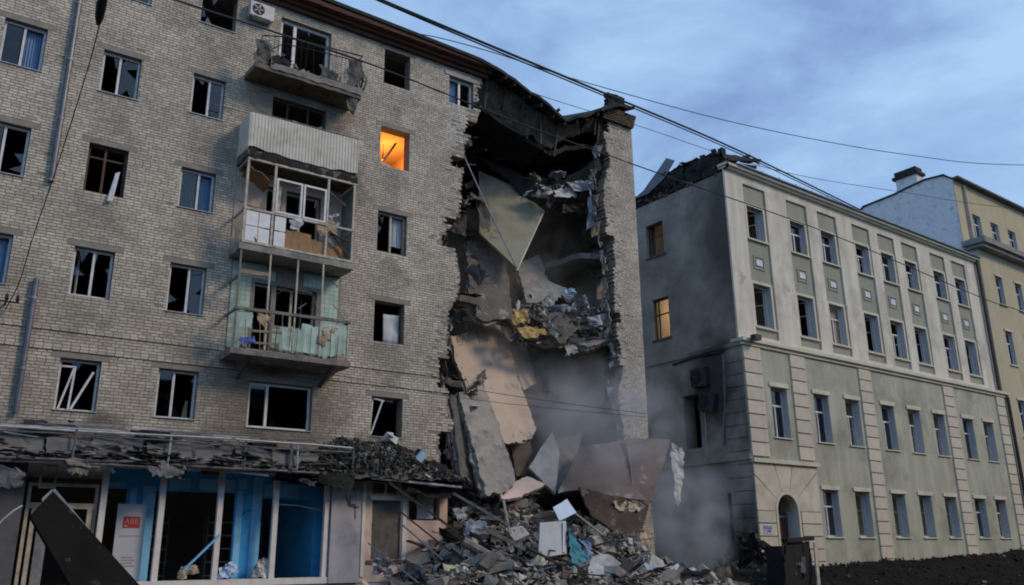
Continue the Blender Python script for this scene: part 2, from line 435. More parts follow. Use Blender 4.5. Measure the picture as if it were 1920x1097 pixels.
# ------------------------------------------------------------------ mesh builder
class MB:
    def __init__(self):
        self.v, self.f = [], []

    def add(self, vs_, fs_):
        o = len(self.v)
        self.v.extend(vs_)
        self.f.extend(tuple(i+o for i in f) for f in fs_)
        return self

    def box(self, x0, x1, y0, y1, z0, z1):
        return self.add([(x0, y0, z0), (x1, y0, z0), (x1, y1, z0), (x0, y1, z0), (x0, y0, z1), (x1, y0, z1), (x1, y1, z1), (x0, y1, z1)],
                        [(0, 3, 2, 1), (4, 5, 6, 7), (0, 1, 5, 4), (1, 2, 6, 5), (2, 3, 7, 6), (3, 0, 4, 7)])

    def bar(self, p, q, w, h, up=(0, 0, 1)):
        p, q = Vector(p), Vector(q)
        d = (q-p).normalized()
        u = Vector(up)
        if abs(d.dot(u)) > 0.97:
            u = Vector((0, 1, 0))
        s = d.cross(u).normalized()*(w/2)
        t = s.cross(d).normalized()*(h/2)
        vs_ = [p-s-t, p+s-t, p+s+t, p-s+t, q-s-t, q+s-t, q+s+t, q-s+t]
        return self.add([tuple(a) for a in vs_], [(0, 3, 2, 1), (4, 5, 6, 7), (0, 1, 5, 4), (1, 2, 6, 5), (2, 3, 7, 6), (3, 0, 4, 7)])

    def tube(self, pts, r, n=6, caps=True):
        pts = [Vector(p) for p in pts]
        rings = []
        for i, p in enumerate(pts):
            d = (pts[min(i+1, len(pts)-1)]-pts[max(i-1, 0)]).normalized()
            u = Vector((0, 0, 1)) if abs(d.z) < 0.9 else Vector((1, 0, 0))
            s = d.cross(u).normalized()
            t = s.cross(d).normalized()
            rr = r[i] if isinstance(r, (list, tuple)) else r
            rings.append([p+s*(rr*math.cos(2*math.pi*k/n))+t*(rr*math.sin(2*math.pi*k/n)) for k in range(n)])
        vs_ = [tuple(a) for g in rings for a in g]
        fs_ = []
        for i in range(len(rings)-1):
            for k in range(n):
                fs_.append((i*n+k, i*n+(k+1) % n, (i+1)*n+(k+1) % n, (i+1)*n+k))
        if caps:
            fs_.append(tuple(range(n))[::-1])
            fs_.append(tuple((len(rings)-1)*n+k for k in range(n)))
        return self.add(vs_, fs_)

    def chunk(self, c, sx, sy, sz, rot=None, jit=0.25):
        c = Vector(c)
        M = rot or rand_rot()
        vs_ = []
        for a in (-1, 1):
            for b in (-1, 1):
                for g in (-1, 1):
                    q = Vector((a*sx*(1+random.uniform(-jit, jit)), b*sy*(1+random.uniform(-jit, jit)), g*sz*(1+random.uniform(-jit, jit))))*0.5
                    vs_.append(tuple(c+M @ q))
        return self.add(vs_, [(0, 1, 3, 2), (4, 6, 7, 5), (0, 4, 5, 1), (2, 3, 7, 6), (0, 2, 6, 4), (1, 5, 7, 3)])

    def sheet(self, c4, nu, nv, amp=0.05, th=0.02, fq=1.2, jag=0.0):
        A, B, C, E_ = [Vector(c) for c in c4]
        nrm = (B-A).cross(E_-A)
        if nrm.length < 1e-6:
            nrm = (C-B).cross(E_-A)
        nrm.normalize()
        off = Vector((random.uniform(0, 50), random.uniform(0, 50), random.uniform(0, 50)))
        top, bot = [], []
        for j in range(nv+1):
            for i in range(nu+1):
                u, v = i/nu, j/nv
                p = (A*(1-u)+B*u)*(1-v)+(E_*(1-u)+C*u)*v
                p = p+nrm*(noise.noise(p*fq+off)*amp*2+noise.noise(p*fq*3+off)*amp*0.7)
                if jag and (i in (0, nu) or j in (0, nv)):
                    p = p+(B-A).normalized()*random.uniform(-jag, jag)+(E_-A).normalized()*random.uniform(-jag, jag)
                top.append(tuple(p))
                bot.append(tuple(p-nrm*th))
        n = len(top)
        fs_ = []
        W = nu+1
        for j in range(nv):
            for i in range(nu):
                a = j*W+i
                fs_.append((a, a+1, a+W+1, a+W))
                fs_.append((n+a, n+a+W, n+a+W+1, n+a+1))
        rim = [i for i in range(W)]+[j*W+nu for j in range(1, nv+1)]+[nv*W+i for i in range(nu-1, -1, -1)]+[j*W for j in range(nv-1, 0, -1)]
        for k in range(len(rim)):
            a, b = rim[k], rim[(k+1) % len(rim)]
            fs_.append((a, n+a, n+b, b))
        return self.add(top+bot, fs_)

    def poly(self, pts, th, jag=0.04, seg=0.25):
        """flat plate with broken edges through 3-D points"""
        pts = [Vector(p) for p in pts]
        n = Vector((0, 0, 0))
        for i, p in enumerate(pts):
            q = pts[(i+1) % len(pts)]
            n += Vector(((p.y-q.y)*(p.z+q.z), (p.z-q.z)*(p.x+q.x), (p.x-q.x)*(p.y+q.y)))
        n.normalize()
        c = sum(pts, Vector())/len(pts)
        pts = [p-n*((p-c).dot(n)) for p in pts]
        ring = []
        for i, p in enumerate(pts):
            q = pts[(i+1) % len(pts)]
            L = (q-p).length
            k = max(1, int(L/seg)) if jag else 1
            inn = n.cross(q-p).normalized()
            k = max(k, int(L/.09)) if jag > .03 else k
            off = random.uniform(0, 90)
            for a in range(k):
                r = p+(q-p)*(a/k)
                if jag and a:
                    w_ = noise.noise(Vector((a/k*L*1.1, off, 0)))*1.6+noise.noise(Vector((a/k*L*4, off, 5)))*.8+random.uniform(-.35, .35)
                    r = r+inn*(jag*w_)+(q-p).normalized()*random.uniform(-.2, .2)*L/k
                ring.append(r)
        m_ = len(ring)
        vs_ = [tuple(r) for r in ring]+[tuple(r-n*th) for r in ring]
        fs_ = [tuple(range(m_)), tuple(range(2*m_-1, m_-1, -1))]
        for i in range(m_):
            j = (i+1) % m_
            fs_.append((i, m_+i, m_+j, j))
        return self.add(vs_, fs_)

    def prism(self, poly_xz, y0, y1):
        m_ = len(poly_xz)
        vs_ = [(x, y0, z) for x, z in poly_xz]+[(x, y1, z) for x, z in poly_xz]
        fs_ = [tuple(range(m_)), tuple(range(2*m_-1, m_-1, -1))]+[(i, m_+i, m_+(i+1) % m_, (i+1) % m_) for i in range(m_)]
        return self.add(vs_, fs_)

    def build(self, name, material, parent=None, label=None, cat=None, group=None, kind=None, smooth=False):
        vs_ = self.v
        me = bpy.data.meshes.new(name)
        loc = None
        if parent is None and vs_:
            xs, ys, zs = zip(*vs_)
            loc = Vector(((min(xs)+max(xs))/2, (min(ys)+max(ys))/2, min(zs)))
            vs_ = [(a-loc.x, b-loc.y, c-loc.z) for a, b, c in vs_]
        me.from_pydata(vs_, [], self.f)
        me.update()
        me.materials.append(MATS[material])
        if smooth:
            me.polygons.foreach_set('use_smooth', [True]*len(me.polygons))
        o = bpy.data.objects.new(name, me)
        COL.objects.link(o)
        if loc is not None:
            o.location = loc
        if parent is not None:
            o.parent = parent
        props(o, label, cat, group, kind)
        return o

def props(o, label=None, cat=None, group=None, kind=None):
    if label: o['label'] = label
    if cat: o['category'] = cat
    if group: o['group'] = group
    if kind: o['kind'] = kind
    return o

def rand_rot():
    return Matrix.Rotation(random.uniform(0, 6.28), 3, 'Z') @ Matrix.Rotation(random.uniform(0, 6.28), 3, 'X') @ Matrix.Rotation(random.uniform(0, 6.28), 3, 'Y')

def flat_rot(tilt=0.5):
    return Matrix.Rotation(random.uniform(0, 6.28), 3, 'Z') @ Matrix.Rotation(random.uniform(-tilt, tilt), 3, 'X') @ Matrix.Rotation(random.uniform(-tilt, tilt), 3, 'Y')

def empty(name, loc, rz=0.0, label=None, cat=None, group=None):
    o = bpy.data.objects.new(name, None)
    COL.objects.link(o)
    o.location = loc
    o.rotation_euler = (0, 0, rz)
    return props(o, label, cat, group)

def interp(pts, t):
    """piecewise linear x(z); pts sorted by z"""
    if t <= pts[0][0]:
        return pts[0][1]
    for (a, x), (b, y) in zip(pts, pts[1:]):
        if a <= t <= b:
            return x+(y-x)*(t-a)/(b-a)
    return pts[-1][1]

def rect_wall(mb, x0, x1, z0, z1, ops, y0, y1):
    """wall slab with rectangular openings, as a grid of abutting boxes merged along x"""
    zs = sorted({z0, z1, *[min(max(a, z0), z1) for o in ops for a in o[2:4]]})
    for a, b in zip(zs, zs[1:]):
        if b-a < 1e-4:
            continue
        mid = (a+b)/2
        cuts = sorted((max(o[0], x0), min(o[1], x1)) for o in ops if o[2] < mid < o[3] and o[1] > x0 and o[0] < x1)
        x = x0
        for c, d_ in cuts:
            if c-x > 1e-4:
                mb.box(x, c, y0, y1, a, b)
            x = max(x, d_)
        if x1-x > 1e-4:
            mb.box(x, x1, y0, y1, a, b)
    return mb

# ================================================================== SETTING
g = MB().box(-400, 900, -400, 900, -0.5, 0)
g.build('ground', 'asphalt', kind='structure')
pv = MB()
pv.box(-6, 70, D-3.2, D-0.02, 0, 0.13)
pv.build('pavement', 'concrete_dark', kind='structure')

OPP = empty('unseen_terrace', (0, -9.0, 0), label='unseen terrace added behind the viewer to dim the lower storeys', cat='building')  # out of view, added to block low sky and dim the lower storeys
t = MB()
ow = [(-38+i*3.4, -36.6+i*3.4, 1.6+j*4.0, 3.7+j*4.0) for i in range(34) for j in range(3)]
rect_wall(t, -40, 80, 0, 12.5, ow, -.5, 0)
t.build('wall', 'plaster_brown', OPP)
MB().box(-40, 80, -12, -.8, 0, 12.4).build('inner_block', 'soot', OPP)
MB().box(-40, 80, -12.4, .5, 12.502, 13.0).build('roof', 'roof_felt', OPP)
# ================================================================== APARTMENT BUILDING
APT = empty('apartment_building', (0, D, 0), label='grey brick apartment block with torn balconies and a collapsed corner above shops', cat='building')
CH, BL, JT = 0.088, 0.222, 0.013            # course height, brick pitch, joint
Z_BASE = 4.312                              # 49 courses
def snap(z): return round(z/CH)*CH

def win_rect(tl, tr, br, bl, d=0.0):
    a, b, c, e_ = LW(*tl, d), LW(*tr, d), LW(*br, d), LW(*bl, d)
    return ((a[0]+e_[0])/2, (b[0]+c[0])/2, snap((c[1]+e_[1])/2), snap((a[1]+b[1])/2))

WIN = {
 'A4': (0.62, 1.70, snap(14.85), snap(16.3)),
 'B4': win_rect((197, 92), (268, 109), (256, 188), (184, 170)),
 'C4': win_rect((364, 139), (425, 155), (415, 226), (355, 212)),
 'A3': (0.62, 1.70, snap(11.62), snap(13.07)),
 'B3': win_rect((168, 270), (241, 283), (232, 371), (155, 358)),
 'C3': win_rect((341, 314), (406, 327), (398, 400), (332, 390)),
 'A2': (0.62, 1.70, snap(8.5), snap(9.9)),
 'B2': win_rect((140, 459), (218, 473), (203, 563), (128, 553)),
 'C2': win_rect((320, 494), (387, 503), (381, 591), (310, 582)),
 'B1': win_rect((113, 670), (191, 676), (179, 772), (100, 766)),
 'C1': win_rect((297, 693), (371, 697), (366, 787), (289, 783)),
 'P1': win_rect((469, 714), (587, 725), (582, 808), (461, 799)),
 'K5': win_rect((721, 92), (771, 105), (766, 168), (720, 153)),
 'K4': win_rect((714, 237), (769, 251), (766, 321), (713, 304)),
 'K3': win_rect((708, 397), (764, 404), (760, 478), (707, 469)),
 'K2': win_rect((702, 563), (759, 570), (756, 647), (700, 641)),
 'K1': win_rect((697, 742), (754, 746), (754, 821), (695, 817)),
 'A1': (0.62, 1.70, snap(5.36), snap(6.75)), 'A5': (0.62, 1.70, snap(18.1), snap(19.4)),
 'Z1': (-2.2, -1.12, snap(5.36), snap(6.75)), 'Z2': (-2.2, -1.12, snap(8.5), snap(9.9)), 'Z3': (-2.2, -1.12, snap(11.62), snap(13.07)),
 'Z4': (-2.2, -1.12, snap(14.85), snap(16.3)), 'Z5': (-2.2, -1.12, snap(18.1), snap(19.4)),
 'T1': (3.25, 4.35, snap(18.1), snap(19.4)),
 'T2': (5.86, 6.98, snap(18.12), snap(19.45)),
 'E5': (15.22, 16.32, snap(18.24), snap(19.4)),
 'D5': (8.5, 10.33, snap(17.05), snap(19.35)),
 'D4': (8.42, 10.31, snap(14.3), snap(16.25)),
 'D3a': (8.45, 8.95, snap(10.7), snap(13.0)),
 'D3b': (9.1, 10.3, snap(11.5), snap(13.0)),
 'D2a': (8.3, 8.84, snap(7.48), snap(9.78)),
 'D2b': (8.98, 10.34, snap(8.45), snap(9.78)),
}
OPS = list(WIN.values())

# ragged right limit of the standing front, traced from the photograph
EDGE = sorted([(LW(u, v)[1], LW(u, v)[0]) for u, v in ((898, 148), (890, 205), (878, 243), (860, 270), (862, 322), (850, 400), (838, 450), (850, 500),
        (855, 545), (842, 572), (838, 640), (840, 700), (835, 760), (842, 800), (836, 872))])
PIL_EDGE = sorted([(LW(u, v)[1], LW(u, v)[0]) for u, v in ((1124, 236), (1130, 300), (1120, 350), (1134, 440), (1142, 520), (1148, 620), (1162, 700), (1150, 740), (1166, 800), (1166, 830))])
PALE = [LW(u, v) for u, v in ((838, 205), (890, 208), (878, 245), (858, 272), (832, 268))]
def inside(x, z, poly_):
    c = False
    for i in range(len(poly_)):
        (x1, z1), (x2, z2) = poly_[i], poly_[i-1]
        if (z1 > z) != (z2 > z) and x < (x2-x1)*(z-z1)/(z2-z1)+x1:
            c = not c
    return c

def make_bites(seed, n=240):
    rr = random.Random(seed)
    out, k = [], 0
    while k < n:
        L = rr.choice([2, 3, 4, 5, 7, 9, 12])
        v = rr.choice([0, 0, .06, -.06, .12, -.14, .22, -.26, -.38])
        for q in range(L):
            out.append(v+(.11 if (k+q) % 2 else 0)*.5)
        k += L
    return out
BITE_L, BITE_R = make_bites(3), make_bites(8)
wall_mb, br_mb, pale_mb, near = MB(), MB(), MB(), []
LEDGE = {round(snap(7.48)/CH), round(snap(6.92)/CH)}
def brick_course(k, xa, xb, y_face, proud, ragged_r=0.0, ragged_l=0.0):
    z0, z1 = k*CH, (k+1)*CH
    off = (0.5 if k % 2 else 0.0)*BL + (0.13 if k % 5 == 0 else 0)
    i = math.floor((xa-off)/BL)
    while True:
        a = i*BL+off
        b = a+BL
        i += 1
        if a >= xb:
            break
        a2, b2 = max(a+JT/2, xa), min(b-JT/2, xb)
        if b2-a2 < 0.05:
            continue
        if ragged_r and xb-b2 < 0.5 and random.random() < ragged_r*(1-(xb-b2)/0.5):
            continue
        if ragged_l and a2-xa < 0.4 and random.random() < ragged_l*(1-(a2-xa)/0.4):
            continue
        pr = proud+random.uniform(-0.002, 0.0025)
        if random.random() < 0.0015:
            continue
        yield a2, b2, z0+JT/2, z1-JT/2, y_face-pr

def add_brick(mb, a, b, z0, z1, y):
    o = len(mb.v)
    e_ = 0.0035
    mb.v.extend([(a+e_, y, z0+e_), (b-e_, y, z0+e_), (b-e_, y, z1-e_), (a+e_, y, z1-e_), (a, y+0.03, z0), (b, y+0.03, z0), (b, y+0.03, z1), (a, y+0.03, z1)])
    mb.f.extend([(o, o+1, o+2, o+3), (o, o+4, o+5, o+1), (o+1, o+5, o+6, o+2), (o+2, o+6, o+7, o+3), (o+3, o+7, o+4, o)])

K0, K1 = round(Z_BASE/CH), round(19.712/CH)
X_L = -6.5
for k in range(K0, K1):
    z0, z1 = k*CH, (k+1)*CH
    mid = (z0+z1)/2
    xr = interp(EDGE, mid)+BITE_L[k]+random.uniform(-0.03, 0.03)
    cuts = sorted((o[0], o[1]) for o in OPS if o[2]-1e-4 < mid < o[3])
    x = X_L
    spans = []
    for a, b in cuts:
        if a > xr:
            continue
        if a-x > 0.01:
            spans.append((x, a, False))
        x = b
    if xr-x > 0.05:
        spans.append((x, xr, True))
    for a, b, last in spans:
        wall_mb.box(a, b, 0, 0.42, z0, z1)
        pr = 0.05 if k in LEDGE else 0.011
        for (p, q, c, d_, y) in brick_course(k, a, b-(random.uniform(0, 0.1) if last else 0), 0, pr, 0.3 if last else 0):
            cx = (p+q)/2
            if inside(cx, mid, PALE):
                add_brick(pale_mb, p, q, c, d_, y)
            else:
                near.append((p, q, c, d_, y))

wall = wall_mb.build('wall', 'mortar', APT)
# the 300 bricks that show largest: nearest to the camera, above the canopy, right of the frame edge
def seen_size(b):
    x, z = (b[0]+b[1])/2, (b[2]+b[3])/2
    full = (b[1]-b[0]) > BL-JT-1e-3
    dx = ray(0, 0)
    u_ok = x > 2.15 and 5.05 < z < 8.4 and not (2.15 < x < 2.75 and z < 8.8)
    return (0 if full and u_ok else 1, x*x+D*D+(z-CAMZ)**2)
near.sort(key=seen_size)
proto = MB()
add_brick(proto, 0, BL-JT, 0, CH-JT, 0)
pm = bpy.data.meshes.new('brick')
pm.from_pydata(proto.v, [], proto.f)
pm.materials.append(MATS['brick'])
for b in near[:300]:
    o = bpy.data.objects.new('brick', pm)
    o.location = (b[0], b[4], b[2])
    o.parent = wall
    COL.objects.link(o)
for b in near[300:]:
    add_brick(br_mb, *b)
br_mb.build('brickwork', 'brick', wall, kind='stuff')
pale_mb.build('pale_brickwork', 'pale_brick', wall, kind='stuff')

# pier left standing at the far end with the gable wall behind it
pier_mb, pbr = MB(), MB()
XG = 24.76
for k in range(0, K1+2):
    z0, z1 = k*CH, (k+1)*CH
    xl = interp(PIL_EDGE, (z0+z1)/2)+.26-BITE_R[k]*.7+random.uniform(-0.03, 0.03)
    pier_mb.box(xl, XG, 0, 0.45, z0, z1)
    for b in brick_course(k, xl, XG, 0, 0.011, 0, 0.25):
        add_brick(pbr, *b)
pier = pier_mb.build('pier', 'mortar', APT)
pbr.build('brickwork', 'brick', pier, kind='stuff')
gw = MB()
gz = [0.0]
GOPS = [(1.55, 2.2, 12.3, 13.35), (1.7, 2.4, 15.3, 16.2)]
def yz_wall(mb, y0, y1, z0, z1, ops, x0, x1):
    t = MB()
    rect_wall(t, y0, y1, z0, z1, ops, x0, x1)
    return mb.add([(b, a, c) for a, b, c in t.v], t.f)
yz_wall(gw, 0.46, 11.9, 0, 19.7, GOPS, XG-0.5, XG)
gable_wall = gw.build('gable_wall', 'mortar', APT)

# floors and cross walls behind the standing front
FZ = [4.5, 7.62, 10.82, 14.0, 17.2, 19.75]
for z in FZ:
    MB().box(X_L, 15.1, 0.43, 11.9, z-0.24, z).build('floor_slab', 'concrete', APT)
MB().box(X_L-.4, X_L-.002, 0, 12.3, 0, 19.7).build('end_wall', 'lintel', APT)
for x in (X_L, -3.0, 2.5, 5.0, 7.25, 11.45, 14.85):
    MB().box(x, x+0.2, 0.43, 5.6, 4.5, 19.5).build('partition_wall', 'room_wall', APT)
MB().box(X_L, 15.1, 5.6, 5.85, 4.5, 19.5).build('partition_wall', 'room_wall', APT)
MB().box(X_L, XG-0.5, 11.91, 12.3, 0, 19.7).build('rear_wall', 'mortar', APT)
# storey linings of the open part: back wall pieces and gable linings
LIN = [('plaster_brown', 0.2, 7.6), ('plaster_grey', 7.62, 10.8), ('plaster_olive', 10.82, 13.95), ('plaster_grey', 14.0, 17.1), ('soot', 17.2, 19.7)]
for mt, a, b in LIN:
    t = MB()
    dx0 = 20.0 if a > 13 else 17.2
    rect_wall(t, 15.1, XG-0.55, a, b, [(dx0, dx0+1.4, a, a+2.2)], 6.3, 6.55)
    t.build('inner_wall', mt, APT)
    t = MB()
    yz_wall(t, 0.5, 6.28, a, b, GOPS, XG-0.53, XG-0.505)
    t.build('wall_lining', mt, APT)
for z in FZ[:5]:
    t = MB().sheet([P(0, 0)*0+Vector((22.9+random.uniform(-.3, .3), 1.4, z)), Vector((24.25, 0.7, z)), Vector((24.25, 6.2, z)), Vector((21.6+random.uniform(-.5, .5), 6.2, z))], 8, 8, 0.04, 0.24, 1.0, 0.09)
    t.build('floor_stub', 'concrete', APT)
    MB().box(15.15, XG-0.55, 6.6, 11.9, z-0.24, z).build('floor_slab', 'concrete_dark', APT)

for z, xe in ((7.62, 16.0), (10.82, 16.7), (14.0, 16.1), (17.2, 16.6)):
    t = MB().sheet([(15.05, .3, z), (xe, .35, z-.12), (xe-.3+random.uniform(-.2, .3), 3.6, z-.15), (15.05, 4.2, z)], 10, 10, .05, .24, 1.2, .1)
    fs = t.build('floor_stub', 'slab_brown', APT)
    MB().sheet([(15.05, .28, z+.07), (xe+.12, .3, z-.03), (xe-.1, 3.4, z-.05), (15.05, 4.0, z+.06)], 10, 10, .06, .03, 1.6, .12).build('floor_covering', 'wood_dark', fs)
    for k in range(5):
        y = random.uniform(.3, 1.6)
        MB().tube([(xe-.1, y, z-.2), (xe+random.uniform(.1, .3), y, z-.3), (xe+random.uniform(.0, .4), y, z-random.uniform(.5, .9))], .014, 4).build('rebar', 'wire', fs)
# eave, frieze and roof
eave = MB()
EX = 16.75
for (d0, d1, z0, z1) in ((-0.16, 0.0, 19.715, 19.86), (-0.30, 0.02, 19.862, 19.98), (-0.46, 0.02, 19.982, 20.08), (-0.52, -0.462, 20.0, 20.2)):
    eave.box(X_L, EX+random.uniform(-.25, .2), d0, d1, z0, z1)
eave.build('eave', 'eave_wood', APT)
rp = [(X_L, 20.32), (9.6, 20.36), (13.0, 20.30), (16.3, 20.22), (17.2, 20.06), (18.1, 19.82), (18.9, 19.52), (19.7, 19.18), (20.5, 18.88), (21.1, 19.12), (21.8, 19.52), (22.5, 19.95), (23.2, 20.36), (24.0, 20.62)]
def roof_z(x):
    return interp(rp, x)
t = MB()
xs = [X_L+(24.4-X_L)*i/110 for i in range(111)]
vs_, fs_ = [], []
rows = [(-0.58, 0.0), (0.6, 0.3), (2.5, 0.9), (6.0, 2.1), (12.6, 0.2)]
for x in xs:
    hole = max(0, min(1, (x-16.5)/3.0))
    for j, (y, up) in enumerate(rows):
        jit = noise.noise(Vector((x*1.7, y, 3)))*0.10*hole
        vs_.append((x, y+(random.uniform(-.1, .1)*hole if j == 0 else 0), roof_z(x)+up+jit))
nr = len(rows)
for i in range(len(xs)-1):
    for j in range(nr-1):
        a = i*nr+j
        fs_.append((a, a+nr, a+nr+1, a+1))
n0 = len(vs_)
vs_ += [(x, y, z-0.13) for x, y, z in vs_]
fs_ += [tuple(n0+q for q in f[::-1]) for f in fs_]
for i in range(len(xs)-1):
    a = i*nr
    fs_.append((a, n0+a, n0+a+nr, a+nr))
t.add(vs_, fs_)
roof = t.build('roof', 'roof_felt', APT)
t = MB()
for i in range(36):
    x = 15.1+i*(24.76-15.1)/36
    x2 = x+(24.76-15.1)/36
    t.box(x, x2, 6.0, 6.25, 19.3, roof_z((x+x2)/2)+1.9)
t.build('attic_wall', 'soot', APT)
MB().box(15.15, XG-.55, 6.6, 11.9, 19.5, 19.74).build('floor_slab', 'concrete_dark', APT)
t = MB()
for j in range(14):
    y = .46+j*.8
    zr = interp([(-.58, 20.6), (.6, 20.9), (2.5, 21.5), (6.0, 22.6), (12.6, 20.8)], y+.4)-.2
    t.box(XG-.5, XG, y, y+.8, 19.702, zr)
t.build('attic_gable', 'mortar', APT)
MB().box(X_L, XG, 11.92, 12.3, 19.702, 20.3).build('attic_rear_wall', 'mortar', APT)
# hanging attic frieze over the hole: sagging boards of the ceiling, brownish
for k, (xa, xb) in enumerate(((16.55, 18.0), (17.9, 19.4), (19.3, 20.7), (20.6, 22.2), (22.1, 24.2))):
    dz = (1.25, 1.35, 1.0, .75, .6)[k]
    MB().sheet([(xa, .1, roof_z(xa)-.1), (xb, .12, roof_z(xb)-.1), (xb-.1, .55, roof_z(xb)-dz*random.uniform(.85, 1.05)), (xa, .6, roof_z(xa)-dz)], 9, 8, .07, .05, 1.4, .07).build('attic_frieze', 'attic_brown', APT)
for k in range(9):
    x = random.uniform(16.8, 23.5)
    MB().bar((x, .02, roof_z(x)-.15), (x+random.uniform(-.3, .3), .2, roof_z(x)-random.uniform(.7, 1.6)), .09, .03, up=(0, 1, 0)).build('attic_board', random.choice(['wood_dark', 'attic_brown', 'charred']), APT)
at = MB()
at.sheet([Vector((15.2, 0.4, 19.45)), Vector((20.3, 0.6, 17.9)), Vector((20.6, 6.2, 18.2)), Vector((15.2, 6.2, 19.4))], 14, 10, 0.14, 0.2, 0.9, 0.1)
at.sheet([Vector((20.35, 0.6, 17.95)), Vector((24.2, 0.5, 19.2)), Vector((24.2, 6.2, 19.3)), Vector((20.6, 6.2, 18.2))], 12, 10, 0.14, 0.2, 0.9, 0.1)
at.build('attic_floor', 'soot', APT)
for i in range(13):
    x = 16.2+i*0.62+random.uniform(-.1, .1)
    MB().bar((x, -0.5+random.uniform(-.2, .3), roof_z(x)-0.2), (x+random.uniform(-.2, .3), 4.5, roof_z(x)+1.2), 0.09, 0.16).build('rafter', 'wood_dark', APT)
# chimney stub and broken cornice on the pier
t = MB()
for k in range(11):
    for a in range(5):
        if k > 7 and random.random() < 0.4:
            continue
        t.chunk((23.3+a*0.2+random.uniform(-.02, .02), -0.12+random.uniform(-.02, .02), 20.15+k*0.093), 0.19, 0.28, 0.085, Matrix.Rotation(random.uniform(-.1, .1), 3, 'Z'), 0.08)
t.build('chimney_stub', 'soot', APT)
t = MB()
for k in range(6):
    for a in range(8):
        t.chunk((23.02+a*0.228+.008*k, -0.05-0.012*k, 19.86+k*0.09), 0.22, 0.30+.03*k, 0.082, Matrix.Rotation(random.uniform(-.05, .05), 3, 'Z'), 0.05)
t.build('pier_cornice', 'attic_brown', APT)

# lintels
for key, (x0, x1, z0, z1) in WIN.items():
    if key[0] in 'ABCKTPZ':
        MB().box(x0-0.22, x1+0.22, -0.0135, 0.02, z1+0.004, z1+2*CH-0.004).build('lintel', 'lintel', APT)

# ---- windows
def window(key, colr='frame_white', mull=(0.5,), frame=0.06, sill=True, panes=(), sashes=(), transom=None, y=0.14, jamb=True):
    x0, x1, z0, z1 = WIN[key]
    t = MB()
    e_ = 0.012
    if jamb:
        t.box(x0+e_, x0+frame+e_, y, y+0.07, z0+e_, z1-e_)
        t.box(x1-frame-e_, x1-e_, y, y+0.07, z0+e_, z1-e_)
        t.box(x0+frame+e_, x1-frame-e_, y+0.001, y+0.069, z1-frame-e_, z1-e_)
        t.box(x0+frame+e_, x1-frame-e_, y+0.001, y+0.069, z0+e_, z0+frame+e_)
    else:
        t.box(x0+e_, x1-e_, y+0.001, y+0.069, z0+e_, z0+0.03)
    w = t.build('window', colr, APT)
    W_ = x1-x0
    for f in mull:
        xm = x0+W_*f
        MB().box(xm-frame*0.55, xm+frame*0.55, y-0.006, y+0.064, z0+frame+0.013, z1-frame-0.013).build('mullion', colr, w)
    if transom:
        zt = z0+(z1-z0)*transom
        MB().box(x0+frame+0.013, x1-frame-0.013, y+0.004, y+0.06, zt-0.025, zt+0.025).build('transom', colr, w)
    bays = [0]+list(mull)+[1]
    for b, kind in panes:
        xa, xb = x0+W_*bays[b]+0.06, x0+W_*bays[b+1]-0.06
        if kind == 'glass':
            MB().box(xa, xb, y+0.03, y+0.036, z0+0.07, z1-0.07).build('pane', 'glass', w)
        else:
            t = MB()
            n = 26
            za = z0+0.08 if not kind.endswith('_half') else z0+(z1-z0)*0.25
            ps = []
            for i in range(n+1):
                x = xa+(xb-xa)*i/n
                ps.append((x, y+0.16+0.035*math.sin(i*1.35)+random.uniform(-.01, .01)))
            vs2 = [(x, yy, za+random.uniform(-.02, .02)) for x, yy in ps]+[(x, yy*0.6+0.4*(y+0.16), z1-0.05) for x, yy in ps]
            fs2 = [(i, i+1, n+2+i, n+1+i) for i in range(n)]
            t.add(vs2, fs2)
            t.build('curtain', kind.replace('_half', ''), w, smooth=True)
    for (b, ang, broken) in sashes:
        xa, xb = x0+W_*bays[b]+0.055, x0+W_*bays[b+1]-0.03
        t = MB()
        wd = xb-xa
        h = z1-z0-0.14
        for q in ((0, 0.05, 0, h), (wd-0.05, wd, 0, h), (0.05, wd-0.05, h-0.05, h), (0.05, wd-0.05, 0, 0.05)):
            t.box(q[0], q[1], 0, 0.045, q[2], q[3])
        s = t.build('sash', colr, w)
        s.location = (xa, y+0.1, z0+0.07)
        s.rotation_euler = (RAD(broken), RAD(broken*0.8), RAD(ang))
    if sill:
        t = MB().box(x0-0.03, x1+0.03, -0.055, y-0.004, z0-0.002, z0+0.02)
        t.build('sill', 'sill_metal', w)
    return w

window('A4', panes=((1, 'curtain_blue'), (0, 'glass')))
window('B4', mull=(0.47,), panes=((1, 'glass'),))
window('C4', mull=(0.55,), panes=((1, 'glass'),), jamb=True)
window('A3', mull=(0.45,), panes=((0, 'glass'),))
w = window('B3', 'frame_wood', mull=(0.45,), transom=0.75, sill=False)
t = MB()
x0, x1, z0, z1 = WIN['B3']
t.sheet([(x0+.78, 0.02, z0+.72), (x0+.90, 0.02, z0+.78), (x0+.78, -0.12, z0-.22), (x0+.62, -0.10, z0-.25)], 4, 12, 0.04, 0.01, 3)
t.build('curtain', 'curtain_white', w, smooth=True)
window('C3', mull=(0.55,), panes=((0, 'curtain_blue'), (1, 'curtain_blue'), (0, 'glass')))
window('A2', mull=(0.3,), panes=((1, 'curtain_blue'), (0, 'curtain_blue')))
window('B2', mull=(0.52,), sashes=((0, 62, 0),), sill=False)
window('C2', mull=(0.56,), panes=((1, 'glass'),))
w = window('B1', mull=(), sashes=())
x0, x1, z0, z1 = WIN['B1']
MB().bar((x0+.12, .12, z0+.06), (x0+.38, .06, z1-.22), 0.05, 0.06).bar((x0+.08, .15, z1-.2), (x0+.40, .07, z1-.21), 0.05, 0.05).bar((x0+.36, .10, z0+.05), (x0+.40, .05, z1-.2), .05, .05).build('sash', 'frame_white', w)
